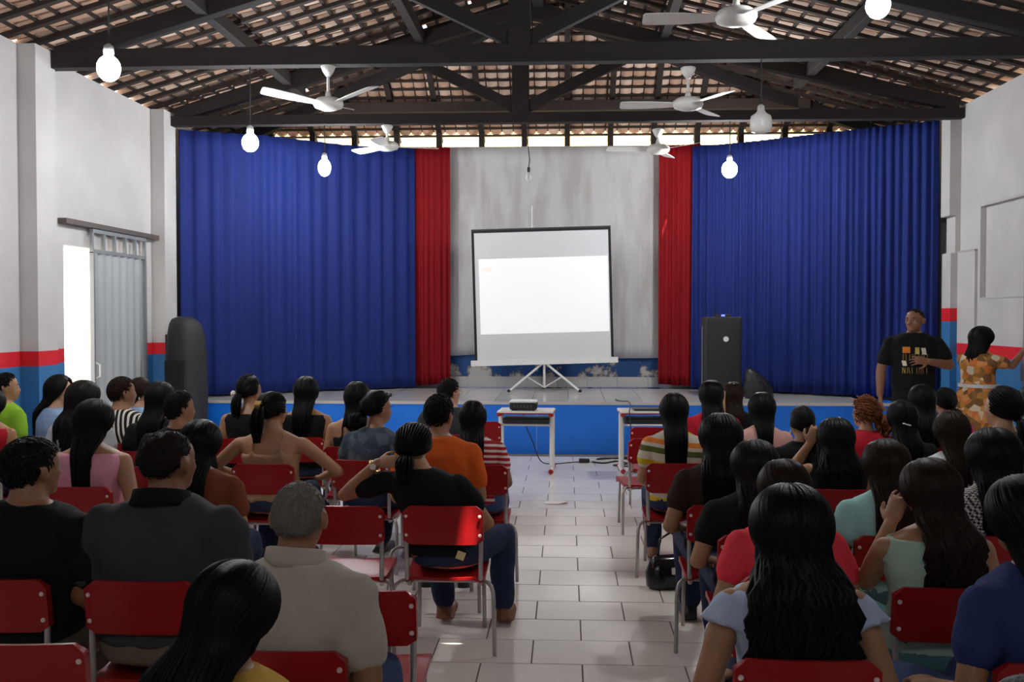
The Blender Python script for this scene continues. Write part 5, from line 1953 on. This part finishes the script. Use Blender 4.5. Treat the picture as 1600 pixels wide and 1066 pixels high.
acc(i, 'earring', Soup().ell((-0.095, -0.02, -0.055), (0.007, 0.007, 0.016), None, 8, 6), PEARL)
i = seat('darkbrown', 1125, 644, 5.35, 'person in dark brown tee seated at the aisle one row nearer than the banded top', 'dark brown tee sitter',
         hair=long_hair(0.40, seed=19, volume=1.08, spread=1.2), top=('tee', 'darkbrown'), skin='mid', lean=0.06, pose='down', wide=1.12)
i = seat('raised', 1303, 655, 5.86, 'person in black top with left fist raised beside the head', 'black top sitter with raised fist',
         hair=long_hair(0.44, wave=0.012, seed=20, volume=1.16, spread=1.35), pose='raised', top=('sleeveless', 'black'), skin='tan', lean=0.04, fine=True, wide=1.05)
i = seat('black_tee', 1178, 684, 4.66, 'person in black tee with bare forearm right of the aisle', 'black tee sitter right of the aisle',
         hair=long_hair(0.30, seed=21, wave=0.005, volume=1.02), hcol='dark', top=('tee', 'black'), skin='tan', lean=0.05, pose='down', wide=1.18)
i = seat('coral', 1222, 712, 3.98, 'person in coral red tee right of the aisle', 'coral tee sitter',
         hair=long_hair(0.34, seed=22), hcol='brown', top=('tee', 'coral'), skin='tan', lean=0.04, hyaw=12, pose='down', wide=1.10)
i = seat('ruffle', 1230, 752, 3.06, 'person in pale blue ruffled top nearest the camera at right of aisle', 'pale blue ruffled sitter',
         hair=long_hair(0.56, wave=0.016, seed=23, volume=1.16, spread=1.45, n=130, backy=-0.165), pose='down', top=('ruffle', 'paleblue'), skin='tan', lean=0.0, fine=True, wide=1.08)
i = seat('auburn', 1350, 616, 7.1, 'person in red top with tied curly auburn hair looking left', 'red top sitter with auburn curls',
         hair=tied_hair('puff', 0.20, seed=11, wave=0.016, volume=1.06, curls=420), hcol='auburn', top=('tee', 'red'), skin='light', lean=0.04, hyaw=28, yaw=8)
i = seat('clip_black', 1406, 622, 6.65, 'person in black top with small silver hair clip', 'black top sitter with silver clip',
         hair=long_hair(0.30, seed=24), top=('tee', 'black'), skin='mid', lean=0.03)
cp = Soup()
for k in range(4):
    cp.ell((-0.03 + k * 0.014, -0.128, -0.022 - 0.004 * k), (0.008, 0.006, 0.006), None, 8, 6)
acc(i, 'hair_clip', cp, PEARL)
i = seat('dark_far', 1437, 598, 7.65, 'person in dark top in front of the standing black tee wearer', 'dark top sitter before the standing speaker',
         hair=long1(25), top=('tee', 'black'), skin='tan', lean=0.03)
i = seat('magenta', 1472, 603, 8.2, 'person in magenta pink top below the dress wearer', 'magenta top sitter',
         hair=tied_hair('low', 0.1, seed=13), top=('tee', 'magenta'), skin='tan', lean=0.04, hyaw=20)
i = seat('white_top', 1483, 639, 5.95, 'person in white top one row nearer than the khaki shirt', 'white top sitter',
         hair=long_hair(0.34, seed=26, pinch=0.8), hcol='brown', top=('tee', 'white'), skin='light', lean=0.04, wide=1.08)
i = seat('khaki', 1562, 600, 6.35, 'person in khaki shirt looking left at the right edge', 'khaki shirt sitter',
         hair=tied_hair('low', 0.16, seed=15), top=('tee', 'khaki'), skin='light', lean=0.04, hyaw=26, wide=1.1)
i = seat('edge_far', 1612, 598, 7.0, 'person in dark top at the right edge beyond the khaki shirt', 'dark top sitter at the right edge',
         hair=long1(27), top=('tee', 'black'), skin='tan', lean=0.04)
i = seat('teal', 1380, 682, 4.68, 'person in pale teal top one row nearer than the fist raiser', 'pale teal top sitter',
         hair=long_hair(0.46, seed=28, volume=1.04, pinch=0.9), hcol='brown', top=('tee', 'teal'), skin='tan', lean=0.03, wide=1.12, bottom='tealtrouser')
i = seat('hound', 1548, 667, 4.7, 'person in black and white checked top at right edge', 'checked top sitter',
         hair=long_hair(0.38, seed=29, volume=1.12, wave=0.005), top=('tee', 'hound'), skin='light', lean=0.04, wide=1.12)
i = seat('mint', 1447, 711, 3.84, 'person in mint green top with left hand held to the chin', 'mint top sitter',
         hair=long_hair(0.50, wave=0.013, seed=30, volume=1.02, spread=1.25), hcol='brown', pose='chin', top=('sleeveless', 'mint'), skin='tan', lean=0.03, hyaw=15, fine=True, bottom='tealtrouser', wide=1.08)
i = seat('navy', 1606, 735, 3.06, 'person in navy blue tee and blue jeans at the lower right edge', 'navy tee sitter',
         hair=long_hair(0.52, seed=31, volume=1.06, spread=1.1), pose='down', top=('tee', 'navy'), skin='mid', bottom='jeansmid', lean=0.03, wide=1.10, yaw=18, crz=0)
i = seat('corner', 1618, 1032, 1.52, 'person with greyish hair cut off by lower right corner', 'sitter in the lower right corner',
         hair=long_hair(0.30, seed=32), hcol='dark', top=('tee', 'darkgrey'), skin='mid', lean=0.04)

bk = empty('booklet', (xat(140, 4.05), 4.05, 0.59), rz=0.3, label='white open booklet on the thigh of the black shirt sitter at left edge', cat='booklet')
Soup().add([(-0.13, -0.08, 0.0), (0, -0.08, 0.012), (0, 0.08, 0.012), (-0.13, 0.08, 0.0), (-0.13, -0.08, 0.006), (0, -0.08, 0.018), (0, 0.08, 0.018), (-0.13, 0.08, 0.006)],
           [(3, 2, 1, 0), (4, 5, 6, 7), (0, 1, 5, 4), (1, 2, 6, 5), (2, 3, 7, 6), (3, 0, 4, 7)]).build('page', mat('booklet_paper', (0.8, 0.79, 0.72), 0.7), bk)
Soup().add([(0, -0.08, 0.012), (0.13, -0.08, 0.03), (0.13, 0.08, 0.03), (0, 0.08, 0.012), (0, -0.08, 0.018), (0.13, -0.08, 0.036), (0.13, 0.08, 0.036), (0, 0.08, 0.018)],
           [(3, 2, 1, 0), (4, 5, 6, 7), (0, 1, 5, 4), (1, 2, 6, 5), (2, 3, 7, 6), (3, 0, 4, 7)]).build('page', mat('booklet_paper', (0.8, 0.79, 0.72), 0.7), bk)

# ---- empty chairs
chair(-1.60, 3.08, 0.06, 'empty red plastic school chair in the lower left corner')
chair(xat(555, 3.43), 3.70, 0.0, 'empty red school chair just right of the beige collared shirt')
chair(xat(533, 4.97), 5.24, 0.0, 'empty red school chair with visible seat left of black top and jeans')
chair(0.63, 8.12, 0.20, 'empty red school chair at the aisle before the right desk, seat showing')
chair(0.74, 8.90, 0.0, 'empty red school chair partly behind the banded top, next to right desk')
chair(-0.78, 9.30, 0.0, 'empty red school chair in front of the left projector desk')

# ------------------------------------------------------------------ standing people
p = at(1428, 481, 10.45)
i = person('speaker', p.x, 10.45, p.z, 'person standing in black printed tee with one forearm across the chest', sex='m', pose='stand_talk', yaw=180 - 6, hyaw=-38, hpitch=0, lean=0.0,
           hair=short_hair('buzz', 3), hcol='cropped', top=('tee', 'black'), bottom='darktrouser', skin='brown', fine=True, standing=True, wide=1.06, loose=0.004, seed=1)
# printed panel on the tee
from mathutils.bvhtree import BVHTree
bm_ = bmesh.new()
bm_.from_mesh(i['shirt'].data)
bvh = BVHTree.FromBMesh(bm_)
PR = {k: mat('print_' + k, c, 0.7, var=0.15, scale=40) for k, c in (('orange', (0.75, 0.22, 0.02)), ('gold', (0.42, 0.30, 0.07)), ('white', (0.72, 0.68, 0.55)), ('bronze', (0.17, 0.10, 0.03)), ('yellow', (0.6, 0.48, 0.10)))}


def print_patch(quad, mt, parent):
    v = []
    for u in range(4):
        for w_ in range(4):
            a_ = Vector(quad[0]).lerp(Vector(quad[1]), u / 3)
            b2 = Vector(quad[3]).lerp(Vector(quad[2]), u / 3)
            q = a_.lerp(b2, w_ / 3)
            hit = bvh.ray_cast(Vector((q.x, 0.6, q.y)), Vector((0, -1, 0)))
            yy = hit[0].y if hit[0] is not None else 0.14
            v.append((q.x, yy + 0.0025, q.y))
    s = Soup()
    s.v = v
    s.f = [(u * 4 + w_, u * 4 + w_ + 1, (u + 1) * 4 + w_ + 1, (u + 1) * 4 + w_) for u in range(3) for w_ in range(3)]
    s.build('shirt_print', mt, parent)


def R4(x0, x1, z0, z1, k=0.0):
    return [Vector((x0, z0)), Vector((x1, z0)), Vector((x1 + k, z1)), Vector((x0 + k, z1))]


# he faces the camera, so his +x side is at the left of the picture
sh_ = i['shirt']
print_patch(R4(0.06, 0.125, 0.775, 0.835), PR['orange'], sh_)
print_patch(R4(-0.02, 0.018, 0.765, 0.83), PR['yellow'], sh_)
print_patch(R4(-0.085, -0.045, 0.76, 0.825, 0.01), PR['white'], sh_)
print_patch(R4(0.085, 0.12, 0.65, 0.70, 0.01), PR['white'], sh_)
for k in range(9):
    x0 = 0.118 - k * 0.026
    print_patch(R4(x0 - 0.005, x0 + 0.005, 0.70, 0.765, 0.006 * math.sin(k * 2)), PR['bronze'], sh_)
# row of tall gold letter strokes along the bottom of the print
xx = 0.125
for k, (kind) in enumerate('NKLHYT'):
    w_ = 0.030
    st_ = [(0.0, 0.0)]
    if kind == 'N':
        st_ = [(0.0, 0.0), (1.0, 0.0), (1.0, -1.0)]
    elif kind in 'KY':
        st_ = [(0.0, 0.0), (1.0, -0.5)]
    elif kind == 'H':
        st_ = [(0.0, 0.0), (1.0, 0.0)]
    elif kind == 'T':
        st_ = [(0.5, 0.0)]
    for off_, sl_ in st_:
        x0 = xx - off_ * (w_ - 0.010)
        print_patch(R4(x0 - 0.005, x0, 0.575, 0.635, -sl_ * (w_ - 0.012)), PR['gold'], sh_)
    xx -= 0.040
bm_.free()
acc(i, 'neck_chain', Soup().tube([lean_v(Vector((0.075 * math.cos(a), 0.012 + 0.07 * math.sin(a), 0.962 - 0.012 * math.sin(a))), 0) for a in np.linspace(0, 2 * math.pi, 28)], 0.0025, 6), PEARL, False)

p = at(1528, 510, 10.3)
i = person('dress', p.x, 10.3, p.z, 'person standing in orange, brown and cream printed dress reaching to the grey door', sex='f', pose='stand_reach', yaw=-62, hyaw=8, lean=0.03,
           hair=long_hair(0.25, seed=40, volume=1.16, spread=1.15, backy=-0.10, n=90), hcol='black', top=('tee', 'dress'), bottom=None, skin='mid', fine=True, standing=True, wide=1.12, loose=0.006)
s = Soup()
rg = []
for z, rx, ry in ((0.60, 0.155, 0.125), (0.52, 0.185, 0.15), (0.40, 0.205, 0.168), (0.2, 0.225, 0.19), (0.0, 0.24, 0.205), (-0.1, 0.245, 0.21)):
    rg.append([(rx * math.cos(a) * (1 + 0.02 * math.sin(9 * a) * (0.6 - z)), ry * math.sin(a) * (1 + 0.02 * math.sin(9 * a) * (0.6 - z)), z) for a in np.linspace(0, 2 * math.pi, 48, endpoint=False)])
me = s.loft(rg).mesh('skirt', CL['dress'], True, 60)
link('skirt', me, i['root'])
s = Soup()
s.loft([ell_ring((0, 0.015, z), 0.190, 0.160, 32) for z in (0.565, 0.60)]).loft([ell_ring((0, 0.015, z), 0.165, 0.135, 32) for z in (0.566, 0.599)])
link('belt', s.mesh('belt', CL['white'], True, 40), i['root'])

# ------------------------------------------------------------------ bags
def handbag(x, y, rz, label, mt):
    root = empty('handbag', (x, y, 0), rz=rz, label=label, cat='handbag')
    s = Soup()
    rg = []
    for z, rx, ry in ((0.0, 0.13, 0.06), (0.015, 0.155, 0.08), (0.10, 0.16, 0.085), (0.18, 0.13, 0.05), (0.2, 0.11, 0.02)):
        rg.append(ell_ring((0, 0, z), rx, ry, 24, 3))
    s.loft(rg).build('bag', mt, root, smooth=True, angle=50)
    Soup().tube([(-0.09, 0, 0.18), (-0.07, 0.01, 0.30), (0, 0.015, 0.335), (0.07, 0.01, 0.30), (0.09, 0, 0.18)], 0.008, 6).build('strap', mt, root, smooth=True)
    Soup().box(-0.03, 0.03, -0.09, -0.078, 0.10, 0.14).build('clasp', PEARL, root, bevel=0.003)
    return root


pb = at(1048, 862, 6.35)
handbag(pb.x, 6.32, 0.3, 'glossy black handbag on the floor under the banded top sitter', mat('glossy_black_leather', (0.012, 0.011, 0.012), 0.18))
bpy.data.scenes.remove(TMP)
